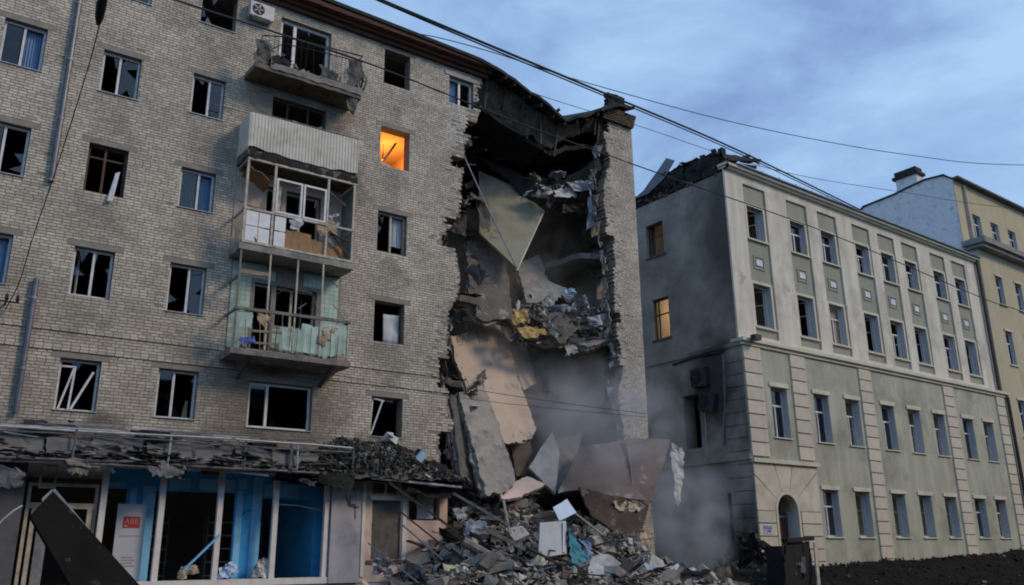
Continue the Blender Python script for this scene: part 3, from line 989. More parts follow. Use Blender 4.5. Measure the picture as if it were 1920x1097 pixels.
MB().bar((x0+.42, .10, z0+.06), (x1-.16, .09, z1-.3), 0.06, 0.06).build('fallen_bar', 'frame_white', w)
w = window('C1', mull=(0.42,), panes=((0, 'glass'),))
x0, x1, z0, z1 = WIN['C1']
MB().sheet([(x1-.28, .35, z0+.08), (x1-.1, .4, z0+.08), (x1-.12, .4, z0+.62), (x1-.2, .35, z0+.6)], 6, 6, .03, .01, 3).build('curtain', 'curtain_beige', w)
w = window('P1', mull=(0.3,), frame=0.075, panes=((0, 'glass'),))
window('K5', 'frame_wood', mull=(), jamb=False, sill=False)
w = window('K4', 'frame_wood', mull=(), jamb=False, sill=False)
x0, x1, z0, z1 = WIN['K4']
MB().bar((x0+.28, .5, z0+.22), (x1-.18, .75, z1-.12), 0.09, 0.05).build('fallen_bar', 'wood', w)
MB().sheet([(x0+.02, .2, z0+.28), (x1-.3, .22, z0-.0), (x1-.3, .25, z0-.1), (x0+.02, .22, z0-.1)], 8, 3, .02, .03, 4, .02).build('broken_blind', 'room_orange', w)
window('K3', 'frame_cream', mull=(0.5,), panes=((1, 'curtain_white_half'),), sill=False)
window('K2', 'frame_wood', mull=(), panes=(), jamb=False, sill=False)
x0, x1, z0, z1 = WIN['K2']
w = window('K1', 'frame_white', mull=(), jamb=False)
MB().bar((WIN['K1'][0]+.05, .1, WIN['K1'][2]+.08), (WIN['K1'][0]+.4, .02, WIN['K1'][3]-.12), .05, .05).bar((WIN['K1'][0]+.1, .1, WIN['K1'][3]-.06), (WIN['K1'][0]+.46, .02, WIN['K1'][3]-.13), .05, .05).bar((WIN['K1'][0]+.02, .14, WIN['K1'][2]+.08), (WIN['K1'][0]+.1, .14, WIN['K1'][3]-.03), .04, .05).build('sash', 'frame_white', w)
t = MB()
n = 14
for a, b in ((0.42, 0.92),):
    xa, xb = x0+(x1-x0)*a, x0+(x1-x0)*b
    t.sheet([(xa, .25, z0+.05), (xb, .2, z0-.02), (xb, .22, z1-.35), (xa, .28, z1-.35)], n, 6, .03, .008, 3)
t.build('curtain', 'curtain_white', APT, smooth=True)
window('T1', mull=(0.5,), panes=((0, 'glass'), (1, 'glass')))
window('T2', 'frame_wood', mull=(), jamb=False)
w = window('E5', 'frame_white', mull=(0.48,), frame=0.075, panes=((0, 'curtain_blue'),), sill=False)
x0, x1, z0, z1 = WIN['E5']
MB().box(x0-.2, x1+.25, -.05, .05, z1+.01, z1+.17).build('lintel', 'concrete_pale', APT)
for key in ('A1', 'A5', 'Z1', 'Z2', 'Z3', 'Z4', 'Z5'):
    window(key, mull=(0.48,), panes=((0, 'glass'),))
window('D5', mull=(0.3,), frame=0.1, sill=False, jamb=True)
window('D4', 'frame_wood', mull=(0.3, 0.68), sill=False)
window('D3a', 'frame_cream', mull=(), sill=False)
window('D3b', 'frame_cream', mull=(0.45,), sill=False)
window('D2a', 'frame_white', mull=(), frame=0.05, sill=False)
window('D2b', 'frame_cream', mull=(0.42,), sill=False, sashes=((1, 40, 0),))

def shards(key, n, y=.17):
    x0, x1, z0, z1 = WIN[key]
    for k in range(n):
        side = random.choice('lrtb')
        w_, h_ = random.uniform(.1, .34), random.uniform(.12, .45)
        if side in 'lr':
            xe, sg = (x0+.07, 1) if side == 'l' else (x1-.07, -1)
            za = random.uniform(z0+.1, z1-.4)
            pl = [(xe, za), (xe+sg*w_, za+h_*random.uniform(.1, .9)), (xe, za+h_)]
        else:
            ze, sg = (z1-.07, -1) if side == 't' else (z0+.07, 1)
            xa = random.uniform(x0+.1, x1-.4)
            pl = [(xa, ze), (xa+w_*random.uniform(.1, .9), ze+sg*h_), (xa+w_, ze)]
        MB().prism(pl, y, y+.005).build('glass_shard', 'glass', APT)
for key, n in (('B4', 3), ('C4', 3), ('B2', 4), ('C2', 3), ('B1', 5), ('C1', 4), ('P1', 6), ('K3', 3), ('A3', 3), ('D5', 4), ('K1', 3), ('T2', 3)):
    shards(key, n)
# the one lit room
lamp = bpy.data.lights.new('room_lamp', 'POINT')
lamp.energy = 150
lamp.color = (1.0, 0.42, 0.09)
lamp.shadow_soft_size = 0.12
lo = bpy.data.objects.new('room_lamp', lamp)
COL.objects.link(lo)
lo.location = (13.6, 2.2, 16.1)
lo.parent = APT
t = MB()
t.tube([(13.6, 2.2, 16.22), (13.6, 2.2, 16.28), (13.6, 2.2, 16.9)], [0.05, 0.02, 0.008], 8)
t.build('lamp_pendant', 'black_rubber', APT)
for args in ((11.66, 14.84, 5.57, 5.595, 14.02, 16.94), (11.655, 11.68, .45, 5.56, 14.02, 16.94), (14.815, 14.842, .45, 5.56, 14.02, 16.94), (11.69, 14.81, .45, 5.56, 16.925, 16.955)):
    MB().box(*args).build('wallpaper', 'room_orange', APT)

# ---- balconies
def balcony_slab(z0, z1, name='balcony', mt='concrete'):
    t = MB()
    t.sheet([(7.42, -1.0, z1), (11.12, -1.0, z1), (11.12, 0.01, z1), (7.42, 0.01, z1)], 16, 4, 0.012, z1-z0, 3, 0.015)
    return t.build(name, mt, APT)

# top storey: open slab with a bent railing
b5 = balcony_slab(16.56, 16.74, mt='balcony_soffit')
MB().sheet([(7.9, -1.03, 16.86), (11.14, -1.03, 16.92), (11.12, -1.0, 16.7), (7.92, -1.0, 16.66)], 18, 3, 0.012, 0.03, 2, 0.03).build('slab_apron', 'concrete', b5)
rl = MB()
rl.tube([(7.45, -.98, 17.1), (7.6, -1.0, 17.75), (8.3, -1.0, 17.95), (9.5, -.98, 18.1), (11.1, -1.0, 18.22), (11.12, -0.5, 18.2), (11.12, 0, 18.2)], 0.022, 6)
rl.tube([(7.5, -.98, 17.0), (8.3, -1.0, 17.7), (9.5, -.98, 17.85), (11.1, -1.0, 17.98), (11.12, 0, 17.98)], 0.018, 6)
rl.build('top_rail', 'black_rubber', b5)
for i in range(24):
    x = 7.5+i*0.157
    zt = interp([(7.45, 17.3), (7.6, 17.7), (8.3, 17.93), (9.5, 18.08), (11.12, 18.2)], x)
    if random.random() < 0.15:
        continue
    MB().tube([(x, -1.0, 16.9), (x+random.uniform(-.07, .05), -1.02+random.uniform(-.05, .05), zt)], 0.007, 4).build('baluster', 'wire', b5)
cr = MB()
for i in range(7):
    a = random.uniform(-.1, .1)
    cr.tube([(11.05+a, -.98, 17.9-.1*i), (11.22+a, -1.05, 17.5-.05*i), (11.18+a, -.95, 17.0), (11.05, -.6, 16.75)], 0.012, 5)
cr.build('bent_bar', 'wire', b5)
t = MB()
for i in range(60):
    t.chunk((random.uniform(7.6, 11.0), random.uniform(-.95, -.1), 16.98+random.uniform(-.1, .08)), random.uniform(.06, .25), random.uniform(.05, .2), random.uniform(.03, .12))
t.build('rubble_bits', 'rubble_mix', b5, kind='stuff')
t = MB()
for i in range(5):
    t.sheet([(10.6+i*.1, -.9, 16.6), (10.9+i*.05, -.9, 16.55), (10.95, -.85, 15.9+random.uniform(0, .4)), (10.7, -.85, 16.1)], 4, 5, .06, .015, 3, .04)
t.build('hanging_scrap', 'concrete_dark', b5)

for (xa, xb, za, zb2, mt) in ((7.42, 7.9, 17.6, 16.75, 'concrete_dark'), (8.0, 8.6, 17.2, 16.8, 'charred'), (9.6, 10.2, 17.3, 16.85, 'concrete_dark'), (10.6, 11.12, 17.9, 16.8, 'concrete_dark')):
    MB().sheet([(xa, -1.02, za), (xb, -1.02, za+random.uniform(-.2, .1)), (xb, -1.0, zb2), (xa-.05, -1.0, zb2)], 8, 8, .06, .012, 2.5, .08).build('charred_rag', mt, b5)
# white corrugated front
b4 = balcony_slab(13.44, 13.66, mt='concrete_dark')
def corrugated(pts, ztop, zbot, step=0.105, dep=0.018):
    t = MB()
    vs2, fs2 = [], []
    tot = sum((Vector(b)-Vector(a)).length for a, b in zip(pts, pts[1:]))
    n = int(tot/step*4)
    prof = []
    for i in range(n+1):
        s = tot*i/n
        acc = 0
        for a, b in zip(pts, pts[1:]):
            L = (Vector(b)-Vector(a)).length
            if s <= acc+L+1e-6:
                q = Vector(a)+(Vector(b)-Vector(a))*((s-acc)/L)
                dd = (Vector(b)-Vector(a)).normalized()
                nn = Vector((dd.y, -dd.x))
                break
            acc += L
        off = dep if (i % 4) in (1, 2) else 0
        prof.append((q+nn*off, s/tot))
    k = 5
    for q, f in prof:
        wv = 0.012*noise.noise(Vector((f*7, 1, 2)))
        zb = zbot(f)
        for j in range(k+1):
            vs2.append((q.x, q.y+wv, zb+(ztop(f)-zb)*j/k))
    for i in range(n):
        for j in range(k):
            a = i*(k+1)+j
            fs2.append((a, a+k+1, a+k+2, a+1))
    return t.add(vs2, fs2)
cs = corrugated([(7.42, 0.0), (7.42, -1.02), (11.1, -1.02), (11.1, 0.0)], lambda f: 14.93+0.06*f, lambda f: 13.72+0.07*noise.noise(Vector((f*16, 0, 0)))+0.05*math.sin(f*9))
cs.build('corrugated_sheet', 'corrugated', b4)
MB().tube([(7.4, -1.0, 14.97), (11.1, -1.0, 15.04), (11.1, 0, 15.04)], .022, 5).build('top_rail', 'metal_grey', b4)
MB().sheet([(7.44, -1.03, 13.42), (11.1, -1.03, 13.44), (11.08, -.97, 13.82), (7.46, -.97, 13.8)], 44, 3, .035, .02, 3.5, .035).build('torn_lining', 'charred', b4)
t = MB()
for x, h, mtx in ((9.85, .22, 0), (10.25, .3, 1), (8.95, .2, 0)):
    t.chunk((x, -.7, 15.08), .16, .2, h)
t.build('stored_things', 'sheet_grey', b4)

# glazed balcony, glass gone
b3 = balcony_slab(10.42, 10.62, mt='concrete')
zt, zm, zb = 13.38, 11.74, 10.64
PX = [7.5, 8.37, 10.14, 11.05]
for i, x in enumerate(PX):
    MB().box(x-.035, x+.035, -1.0, -.93, zb, zt).build('post', 'frame_cream', b3)
for x in (7.5, 11.05):
    MB().box(x-.03, x+.03, -.05, .0, zb, zt).build('post', 'frame_cream', b3)
for z in (zt, zm, zb+.03):
    MB().box(7.465, 11.085, -1.012, -.925, z-.035, z+.035).box(7.47, 7.53, -.92, -.06, z-.03, z+.03).box(11.02, 11.08, -.92, -.06, z-.03, z+.03).build('rail', 'frame_cream', b3)
for (xa, xb, z0, z1) in ((8.43, 9.28, 11.8, 12.95), (9.32, 10.09, 11.8, 12.95)):
    t = MB()
    for q in ((xa, xa+.06, z0, z1), (xb-.06, xb, z0, z1), (xa+.06, xb-.06, z1-.06, z1), (xa+.06, xb-.06, z0, z0+.06)):
        t.box(q[0], q[1], -.99, -.935, q[2], q[3])
    t.build('sash', 'frame_white', b3)
MB().box(8.66, 8.76, -.5, -.45, 11.7, 12.9).build('inner_post', 'frame_cream', b3)
for (xa, xb, z0, z1) in ((7.56, 7.93, 11.22, 11.68), (7.96, 8.3, 11.22, 11.68), (7.56, 7.93, 10.72, 11.18), (7.96, 8.3, 10.72, 11.18), (8.45, 8.8, 11.22, 11.68), (8.45, 8.8, 10.72, 11.18)):
    MB().box(xa, xb, -.985, -.965, z0, z1).build('front_panel', 'board_white', b3)
for (xa, xb, z0, z1) in ((8.84, 9.66, 10.72, 11.32), (9.70, 10.08, 10.72, 11.15)):
    MB().sheet([(xa, -.96, z0), (xb, -.95, z0), (xb, -.93, z1), (xa, -.94, z1)], 5, 5, .02, .02, 2, .02).build('front_panel', 'board_brown', b3)
MB().bar((10.2, -.95, 11.7), (10.95, -.9, 10.85), .06, .05).bar((10.3, -.9, 11.5), (11.0, -.95, 11.35), .05, .05).build('broken_slat', 'wood_dark', b3)
MB().sheet([(10.2, -.85, 10.7), (10.9, -.8, 10.75), (10.8, -.75, 11.2), (10.25, -.8, 11.1)], 6, 5, .05, .02, 2, .04).build('front_panel', 'board_brown', b3)
t = MB()
rect_wall(t, 7.45, 11.1, 10.64, 13.42, [WIN['D3a'], WIN['D3b']], -.045, -.014)
t.build('back_lining', 'plaster_peach', b3)
t = MB().sheet([(7.55, -.9, 13.2), (8.3, -.9, 12.9), (8.3, -.2, 12.75), (7.55, -.2, 13.1)], 6, 6, .05, .02, 2, .05)
t.build('sagging_ceiling', 'board_brown', b3)
t = MB()
for i in range(7):
    t.chunk((10.45+random.uniform(-.2, .35), -.6, 11.85+random.uniform(0, .75)), .12, .1, .14)
t.build('hanging_rag', 'felt_white', b3)
MB().box(11.03, 11.06, -.9, -.07, 10.68, 13.3).build('side_panel', 'plaster_grey', b3)

# lowest balcony: tiled wall, wired glass front
b2 = balcony_slab(7.2, 7.42, mt='concrete')
MB().box(7.40, 11.14, -1.06, -1.012, 7.22, 7.38).build('slab_edge_board', 'wood_grey', b2)
t = MB()
rect_wall(t, 7.56, 11.16, 7.45, 10.38, [WIN['D2a'], WIN['D2b']], -.03, -.0125)
tp = t.build('tile_backing', 'mortar', b2)
t = MB()
ts = 0.152
k = 0
zz = 7.46
while zz < 10.3:
    xx = 7.57
    while xx < 11.05:
        cx, cz = xx+ts/2, zz+ts/2
        hit = any(o[0]-ts/2 < cx < o[1]+ts/2 and o[2]-ts/2 < cz < o[3]+ts/2 for o in (WIN['D2a'], WIN['D2b']))
        lost = noise.noise(Vector((cx*1.1, cz*1.1, 9))) > 0.36 or (8.9 < cx < 9.9 and cz > 9.95)
        if not hit and not lost:
            t.box(xx+.004, xx+ts-.004, -.04+random.uniform(-.002, .002), -.0305, zz+.004, zz+ts-.004)
        xx += ts
    zz += ts
t.build('wall_tiles', 'tile_green', b2, kind='stuff')
for x in (7.5, 8.42, 9.28, 10.12, 11.05):
    MB().bar((x, -.98, 7.43), (x+random.uniform(-.02, .02), -.98, 10.4 if x < 10.5 else 8.6), .05, .05).build('post', 'frame_cream' if x > 8 else 'wood_grey', b2)
MB().bar((7.45, -1.0, 8.58), (11.1, -1.0, 8.66), .08, .09).bar((7.5, -.95, 8.57), (7.5, 0, 8.57), .06, .07).bar((11.06, -.95, 8.64), (11.06, 0, 8.64), .06, .07).build('top_rail', 'wood_grey', b2)
MB().bar((7.5, -.97, 9.72), (8.45, -.97, 9.75), .06, .12).build('cross_rail', 'wood', b2)
MB().bar((7.5, -.9, 9.6), (7.5, -.05, 9.62), .06, .1).build('cross_rail', 'wood', b2)
for (xa, xb, z0, z1) in ((7.55, 8.0, 8.02, 8.52), (8.86, 9.5, 7.5, 8.2), (9.5, 10.1, 7.5, 8.4), (10.12, 10.6, 7.5, 8.5), (10.6, 10.98, 7.6, 8.55)):
    MB().sheet([(xa, -.99, z0), (xb, -.985, z0+random.uniform(-.05, .05)), (xb, -.98, z1+random.uniform(-.1, .05)), (xa, -.985, z1)], 6, 6, .012, .012, 2, .03).build('front_panel', 'tile_green', b2)
for i in range(16):
    x = 7.6+i*.22
    MB().tube([(x, -1.03, 7.4), (x+random.uniform(-.06, .06), -1.04, 8.5+random.uniform(-.35, .1))], .009, 4).build('baluster', 'metal_pale' if i % 3 == 0 else 'wire', b2)
MB().bar((8.0, -1.02, 7.95), (8.9, -1.0, 8.02), .04, .07).bar((8.0, -1.02, 7.6), (8.8, -1.0, 7.65), .04, .06).build('broken_slat', 'wood', b2)
t = MB()
for i in range(55):
    t.chunk((random.uniform(7.5, 11), random.uniform(-.98, -.2), 7.45+random.uniform(0, .06)), random.uniform(.05, .18), random.uniform(.03, .1), random.uniform(.03, .12))
t.build('rubble_bits', 'rubble_mix', b2, kind='stuff')
MB().sheet([(7.62, -1.03, 7.6), (8.1, -1.03, 7.58), (8.08, -1.0, 7.78), (7.65, -1.0, 7.72)], 8, 4, .05, .03, 4, .03).build('blue_cloth', 'plaque_blue', b2)
for x in (8.0, 10.6):
    MB().bar((x, 0.0, 6.72), (x, -.9, 7.19), .08, .1).build('bracket', 'concrete_dark', b2)

# loose slats, rags and rods on the two lower balconies
for bal, z0, z1, n in ((b3, 10.7, 13.2, 9), (b2, 7.5, 10.2, 12)):
    for k in range(n):
        x, z = random.uniform(7.6, 10.8), random.uniform(z0, z1)
        a = Vector((x, -.96+random.uniform(-.04, .25), z))
        b = a+Vector((random.uniform(-.7, .7), random.uniform(-.1, .1), random.uniform(-.5, .3)))
        MB().bar(a, b, random.uniform(.025, .05), .02).build('loose_slat', random.choice(['wood', 'wood_grey', 'wood_dark', 'frame_cream']), bal)
    for k in range(4):
        x, z = random.uniform(7.6, 10.5), z0+random.uniform(.0, .9)
        MB().sheet([(x, -.97, z+.35), (x+random.uniform(.2, .5), -.98, z+.3), (x+random.uniform(.2, .4), -1.0, z-.1), (x+.05, -1.0, z-.05)], 6, 6, .05, .01, 3, .05).build('hanging_rag', random.choice(['insulation', 'felt_white', 'curtain_beige', 'sheet_grey']), bal)
# ---- air conditioner, pipes on the front
def ac_unit(parent_loc, rz, body, label, w=.8, h=.52, d=.3):
    o = empty('air_conditioner', parent_loc, rz, label, 'air conditioner')
    t = MB().box(-w/2, w/2, -d/2, d/2, 0, h)
    t.build('casing', body, o)
    t = MB()
    n = 20
    cx, cz, r = -w*.17, h*.5, h*.4
    t.tube([(cx, -d/2-.012, cz), (cx, -d/2-.002, cz)], r, n)
    t.build('fan_grille', 'black_rubber', o)
    t = MB()
    for k in range(5):
        a = k*1.2566
        t.bar((cx, -d/2-.02, cz), (cx+r*.85*math.cos(a), -d/2-.02, cz+r*.85*math.sin(a)), .05, .01, up=(0, 1, 0))
    t.build('fan_blade', 'metal_grey' if body == 'ac_white' else 'ac_dark', o)
    MB().box(-w*.4, -w*.35, -d/2, d/2+.1, -.05, -.002).box(w*.35, w*.4, -d/2, d/2+.1, -.05, -.002).build('bracket', 'metal_grey', o)
    return o
ac_unit((7.72, D-.2, 18.84), 0, 'ac_white', 'white air conditioner outdoor unit beside the top balcony of the brick block')

def pipe_run(x, z0, z1):
    t = MB()
    pts = [(x, -.12, z1), (x, -.12, (z0+z1)/2), (x, -.12, z0)]
    t.tube(pts, .075, 10)
    p = t.build('drainpipe', 'pipe', APT, smooth=False)
    z = z1-.5
    while z > z0:
        MB().tube([(x, -.12, z), (x, -.12, z-.07)], .088, 10).bar((x, -.05, z-.03), (x, 0, z-.03), .03, .04).build('pipe_collar', 'metal_grey', p)
        z -= 1.9
pipe_run(2.36, 11.62, 19.8)
pipe_run(2.38, 5.2, 8.8)

# ---- bracket with insulators at the left
ib = empty('wire_bracket', (1.75, D-.05, 8.0), label='small dark iron wire bracket with insulators on the brick wall at far left', cat='bracket')
MB().bar((0, .04, 0), (0, -.4, 0), .04, .05).bar((-.25, -.35, 0), (.3, -.35, 0), .04, .04).build('arm', 'wire', ib)
for x in (-.22, 0.0, .25):
    MB().tube([(x, -.35, .02), (x, -.35, .09), (x, -.35, .2)], [.03, .05, .03], 8).build('insulator', 'black_rubber', ib)

# ================================================================== SHOPS
SHOP = empty('shop', (0, D, 0), label='ground floor shop front with bare white posts and blue inner walls', cat='shop')
Zs = 0.98
MB().box(X_L, 15.35, -.05, .4, 0, Zs-.14).build('plinth', 'shop_grey', SHOP)
MB().box(4.6, 11.2, -.1, .3, Zs-.138, Zs+.04).build('sill_beam', 'shop_post', SHOP)
for x in (4.73, 6.22, 7.81, 9.44, 11.05):
    MB().box(x-.075, x+.075, -.06, .08, Zs+.042, 4.02).build('post', 'shop_post', SHOP)
MB().box(X_L, 15.3, .0, .42, 4.03, Z_BASE-.002).build('lintel_beam', 'concrete_dark', SHOP)
# inner blue partition, a metre back
D1 = 0.6
def bx(u, v=980): return LW(u, v, D1)[0]
t = MB()
rect_wall(t, bx(186), 11.3, Zs-.1, 4.0, [(bx(186), bx(232), Zs-.1, 3.45), (bx(285), bx(438), Zs-.1, 3.42), (bx(487), 10.9, Zs-.1, 3.3)], D1, D1+.08)
t.build('inner_partition', 'shop_blue', SHOP)
for (ua, ub, z0, z1) in ((238, 250, Zs, 3.5), (262, 286, Zs, 3.55), (440, 452, Zs, 3.5), (470, 488, Zs, 3.9), (310, 350, 3.47, 3.8), (368, 436, 3.47, 3.8), (440, 458, 3.53, 3.85), (491, 555, 3.35, 3.72), (186, 225, 3.5, 3.62)):
    MB().box(bx(ua), bx(ub), D1-.03, D1-.002, z0, z1).build('pale_panel', 'shop_blue_pale', SHOP)
MB().box(11.0, 11.1, D1+.1, 5.4, Zs-.2, 4.0).build('side_wall', 'shop_blue', SHOP)
MB().box(X_L, 15.2, 5.4, 5.6, 0, 4.2).build('back_wall', 'room_wall', SHOP)
MB().box(X_L, 15.2, .45, 5.4, Zs-.3, Zs-.12).build('shop_floor', 'concrete_pale', SHOP)
MB().box(X_L, 15.2, .45, 5.4, 4.05, 4.2).build('shop_ceiling', 'board_white', SHOP)
for (ua, ub) in ((315, 345), (372, 410)):
    MB().box(bx(ua, 880), bx(ub, 880), .3, .36, 3.9, 4.0).build('red_strip', 'red_paint', SHOP)
for (xa, yy) in ((7.0, 4.2), (8.9, 3.2), (10.2, 4.6)):
    s = empty('shop_shelf', (xa, D+yy, Zs-.12), label=None)
    props(s, {7.0: 'dark shelf unit deep inside the shop behind the middle posts', 8.9: 'dark shelf unit behind the second blue column of the shop', 10.2: 'grey shelf unit at the back of the shop near the right post'}[xa], 'shelf', 'shelves in the shop')
    MB().box(-.5, -.46, -.2, .2, 0, 2.0).box(.46, .5, -.2, .2, 0, 2.0).build('upright', 'metal_grey', s)
    for k in range(5):
        MB().box(-.458, .458, -.2, .2, .2+.4*k, .23+.4*k).build('shelf_board', 'metal_pale', s)
# left entrance bay: cream frames, dark void
t = MB()
for q in ((2.95, 4.62, 3.42, 3.5), (2.95, 3.03, Zs, 3.42), (4.54, 4.62, Zs, 3.42), (3.03, 4.54, 2.86, 3.0), (4.4, 4.52, Zs, 2.86), (3.1, 3.2, Zs, 2.86)):
    t.box(q[0], q[1], .1, .18, q[2], q[3])
t.build('door_frame', 'frame_cream', SHOP)
t = MB()
for q in ((3.15, 3.19, 3.35, 3.95), (3.5, 3.54, 3.35, 3.95), (3.19, 3.5, 3.91, 3.95), (3.19, 3.5, 3.35, 3.39)):
    t.box(q[0], q[1], -.1, -.06, q[2], q[3])
t.build('vent_frame', 'frame_cream', SHOP)
MB().box(3.3, 3.55, .3, .36, Zs, 2.3).build('door_leaf', 'metal_grey', SHOP)
MB().box(X_L, 2.85, -.12, .4, Zs-.138, 4.0).build('grey_pier', 'shop_dark', SHOP)
MB().box(11.16, 12.14, -.14, .3, Zs-.139, 4.02).build('grey_pier', 'shop_grey', SHOP)
MB().box(11.75, 11.95, -.19, -.142, 3.15, 3.4).build('meter_box', 'metal_grey', SHOP)
MB().tube([(11.6, -.16, 3.42), (11.72, -.17, 3.1), (12.05, -.16, 3.05)], .012, 5).tube([(11.62, -.16, 3.9), (11.9, -.17, 3.5), (11.95, -.16, 2.7)], .01, 5).build('loose_cable', 'wire', SHOP)
# pink bay at the right
t = MB()
PW = (12.55, 13.58, 1.5, 3.28)
rect_wall(t, 12.17, 15.3, Zs-.139, 4.02, [PW, (13.85, 15.0, 2.7, 3.55)], -.08, .3)
t.build('pink_wall', 'shop_pink', SHOP)
for q in ((13.62, 13.76, 1.0, 3.95, 'frame_white'), (12.2, 12.3, 1.0, 4.0, 'shop_post')):
    MB().box(q[0], q[1], -.115, -.082, q[2], q[3]).build('post', q[4], SHOP)
MB().box(12.45, 14.0, -.14, -.118, 3.3, 3.42).build('window_head', 'frame_white', SHOP)
MB().box(PW[0]+.01, PW[1]-.01, .0, .05, PW[2]+.01, PW[3]-.01).build('window_board', 'concrete_dark', SHOP)
MB().box(12.4, 13.75, -.13, -.082, 1.38, 1.48).build('red_sill', 'red_brick_wreck', SHOP)
MB().box(14.2, 14.8, .0, .03, 2.75, 3.5).build('grey_board', 'shop_grey', SHOP)
for (xa, xb, z0, z1) in ((12.55, 12.95, 3.5, 3.8), (13.05, 13.4, 3.5, 3.8)):
    MB().box(xa, xb, -.1, -.081, z0, z1).build('torn_plaster', 'red_brick_wreck', SHOP)

# poster panel standing inside the shop
po = empty('poster_panel', (LW(234, 1080, .35)[0], D+.35, Zs), label='white poster stand with a red box of pale letters behind the shop posts', cat='poster')
MB().box(-.37, .37, 0, .05, 0, 2.05).build('board', 'poster_white', po)
MB().box(-.2, .23, -.008, -.002, 1.42, 1.72).build('red_box', 'poster_red', po)
for k in range(4):
    MB().box(-.2+.02*k, .2-.05*(k % 2), -.008, -.002, .42+.075*k, .45+.075*k).build('print_line', 'poster_print', po)
MB().box(-.26, .28, -.006, -.002, 1.2, 1.22).build('print_line', 'poster_print', po)
def text_obj(body, size, m_, parent, loc, rot, name='lettering'):
    cu = bpy.data.curves.new(name, 'FONT')
    cu.body = body
    cu.size = size
    cu.extrude = 0.002
    cu.align_x = 'CENTER'
    to = bpy.data.objects.new(name+'_tmp', cu)
    COL.objects.link(to)
    dg = bpy.context.evaluated_depsgraph_get()
    me = bpy.data.meshes.new_from_object(to.evaluated_get(dg))
    bpy.data.objects.remove(to)
    me.materials.clear()
    me.materials.append(MATS[m_])
    o = bpy.data.objects.new(name, me)
    COL.objects.link(o)
    o.parent = parent
    o.location = loc
    o.rotation_euler = rot
    return o
text_obj('АВЕ', .19, 'poster_letter', po, (.02, -.011, 1.53), (RAD(90), 0, 0))
MB().box(-.16, -.08, -.0105, -.0085, 1.45, 1.49).build('print_mark', 'poster_letter', po)

# leaning pale board and bits in the shop windows
MB().bar(P(345, 1068, -.15), P(412, 1003, -.12), .09, .05).build('fallen_frame_bar', 'shop_blue_pale', label='pale blue bar leaning against the third white shop post', cat='bar')
MB().tube([P(513, 945, .1), P(560, 948, .2), P(606, 958, .3)], .02, 6).build('sagging_pipe', 'metal_pale', label='thin pale pipe sagging under the shop ceiling by the right post', cat='pipe')
MB().tube([P(440, 980, .6), P(462, 958, .6), P(486, 957, .6)], .015, 5).build('dangling_cable', 'wire', label='short dark cable dangling across the blue shop columns', cat='cable')
for i, (u, v, s_, mt, lb, ct) in enumerate(((487, 1070, .5, 'felt_white', 'crumpled pale wrapping on the sill between the shop posts', 'wrapping'), (425, 1075, .35, 'sheet_lightblue', 'crumpled light blue sheet on the shop sill beside the third post', 'sheet'), (355, 1078, .28, 'insulation', 'torn beige insulation on the shop sill under the leaning bar', 'insulation'))):
    c = P(u, v, .1)
    t = MB()
    for k in range(5):
        a = Vector((random.uniform(-.2, .2), random.uniform(-.1, .1), random.uniform(-.05, .15)))
        t.sheet([c+a+Vector((-s_*.5, 0, -s_*.3)), c+a+Vector((s_*.4, -.05, -s_*.3)), c+a+Vector((s_*.3, .05, s_*.4)), c+a+Vector((-s_*.3, 0, s_*.5))], 6, 6, .09, .01, 5, .03)
    t.build('crumpled_'+ct, mt, label=lb, cat=ct)

# ================================================================== CANOPY
CAN = empty('wrecked_canopy', (0, D, 0), label='wrecked metal canopy frame above the shop front with torn grey sheets', cat='canopy')
cd = -.95
for (z, r, mt) in ((4.76, .032, 'metal_pale'), (4.62, .02, 'metal_dull'), (4.0, .04, 'metal_dull'), (3.93, .03, 'metal_dull')):
    pts = [(X_L+(11.42-X_L)*i/14, cd+random.uniform(-.06, .06), z+.07*noise.noise(Vector((i*.7, z*3, 2)))+random.uniform(-.03, .03)) for i in range(15)]
    MB().tube(pts, r, 6).build('rail', mt, CAN)
for i, x in enumerate((0.2, 1.9, 3.7, 6.03, 8.1, 9.42, 9.66, 11.4)):
    MB().tube([(x, cd-.01, 3.92), (x+random.uniform(-.04, .04), cd-.01, 4.78)], .028 if x != 9.42 else .045, 6).build('post', 'metal_pale' if i % 3 == 0 else 'metal_dull', CAN)
    MB().tube([(x, cd, 4.0), (x, -.02, 4.05)], .03, 6).build('arm', 'metal_grey', CAN)
xx = X_L
while xx < 11.0:
    wd = random.uniform(.8, 1.7)
    if random.random() < .88:
        za, zb2 = random.uniform(3.98, 4.08), random.uniform(4.45, 4.74)
        MB().sheet([(xx, cd+.06, za), (min(xx+wd, 11.3), cd+.06+random.uniform(0, .1), za+random.uniform(-.03, .03)), (min(xx+wd, 11.3), cd+.1+random.uniform(0, .15), zb2), (xx, cd+.08, zb2+random.uniform(-.12, .1))], 8, 5, .03, .012, 1.5, .04).build('fascia_sheet', 'sheet_grey', CAN)
    xx += wd+random.uniform(-.05, .1)
for i in range(34):
    x = random.uniform(X_L, 10.5)
    L = random.uniform(.8, 2.6)
    z = random.uniform(3.95, 4.95)
    MB().bar((x, cd+random.uniform(-.05, .5), z), (x+L, cd+random.uniform(-.05, .5), z+random.uniform(-.16, .16)), random.uniform(.03, .07), random.uniform(.02, .05)).build('loose_batten', random.choice(['metal_pale', 'metal_grey', 'wood_grey', 'sheet_grey']), CAN)
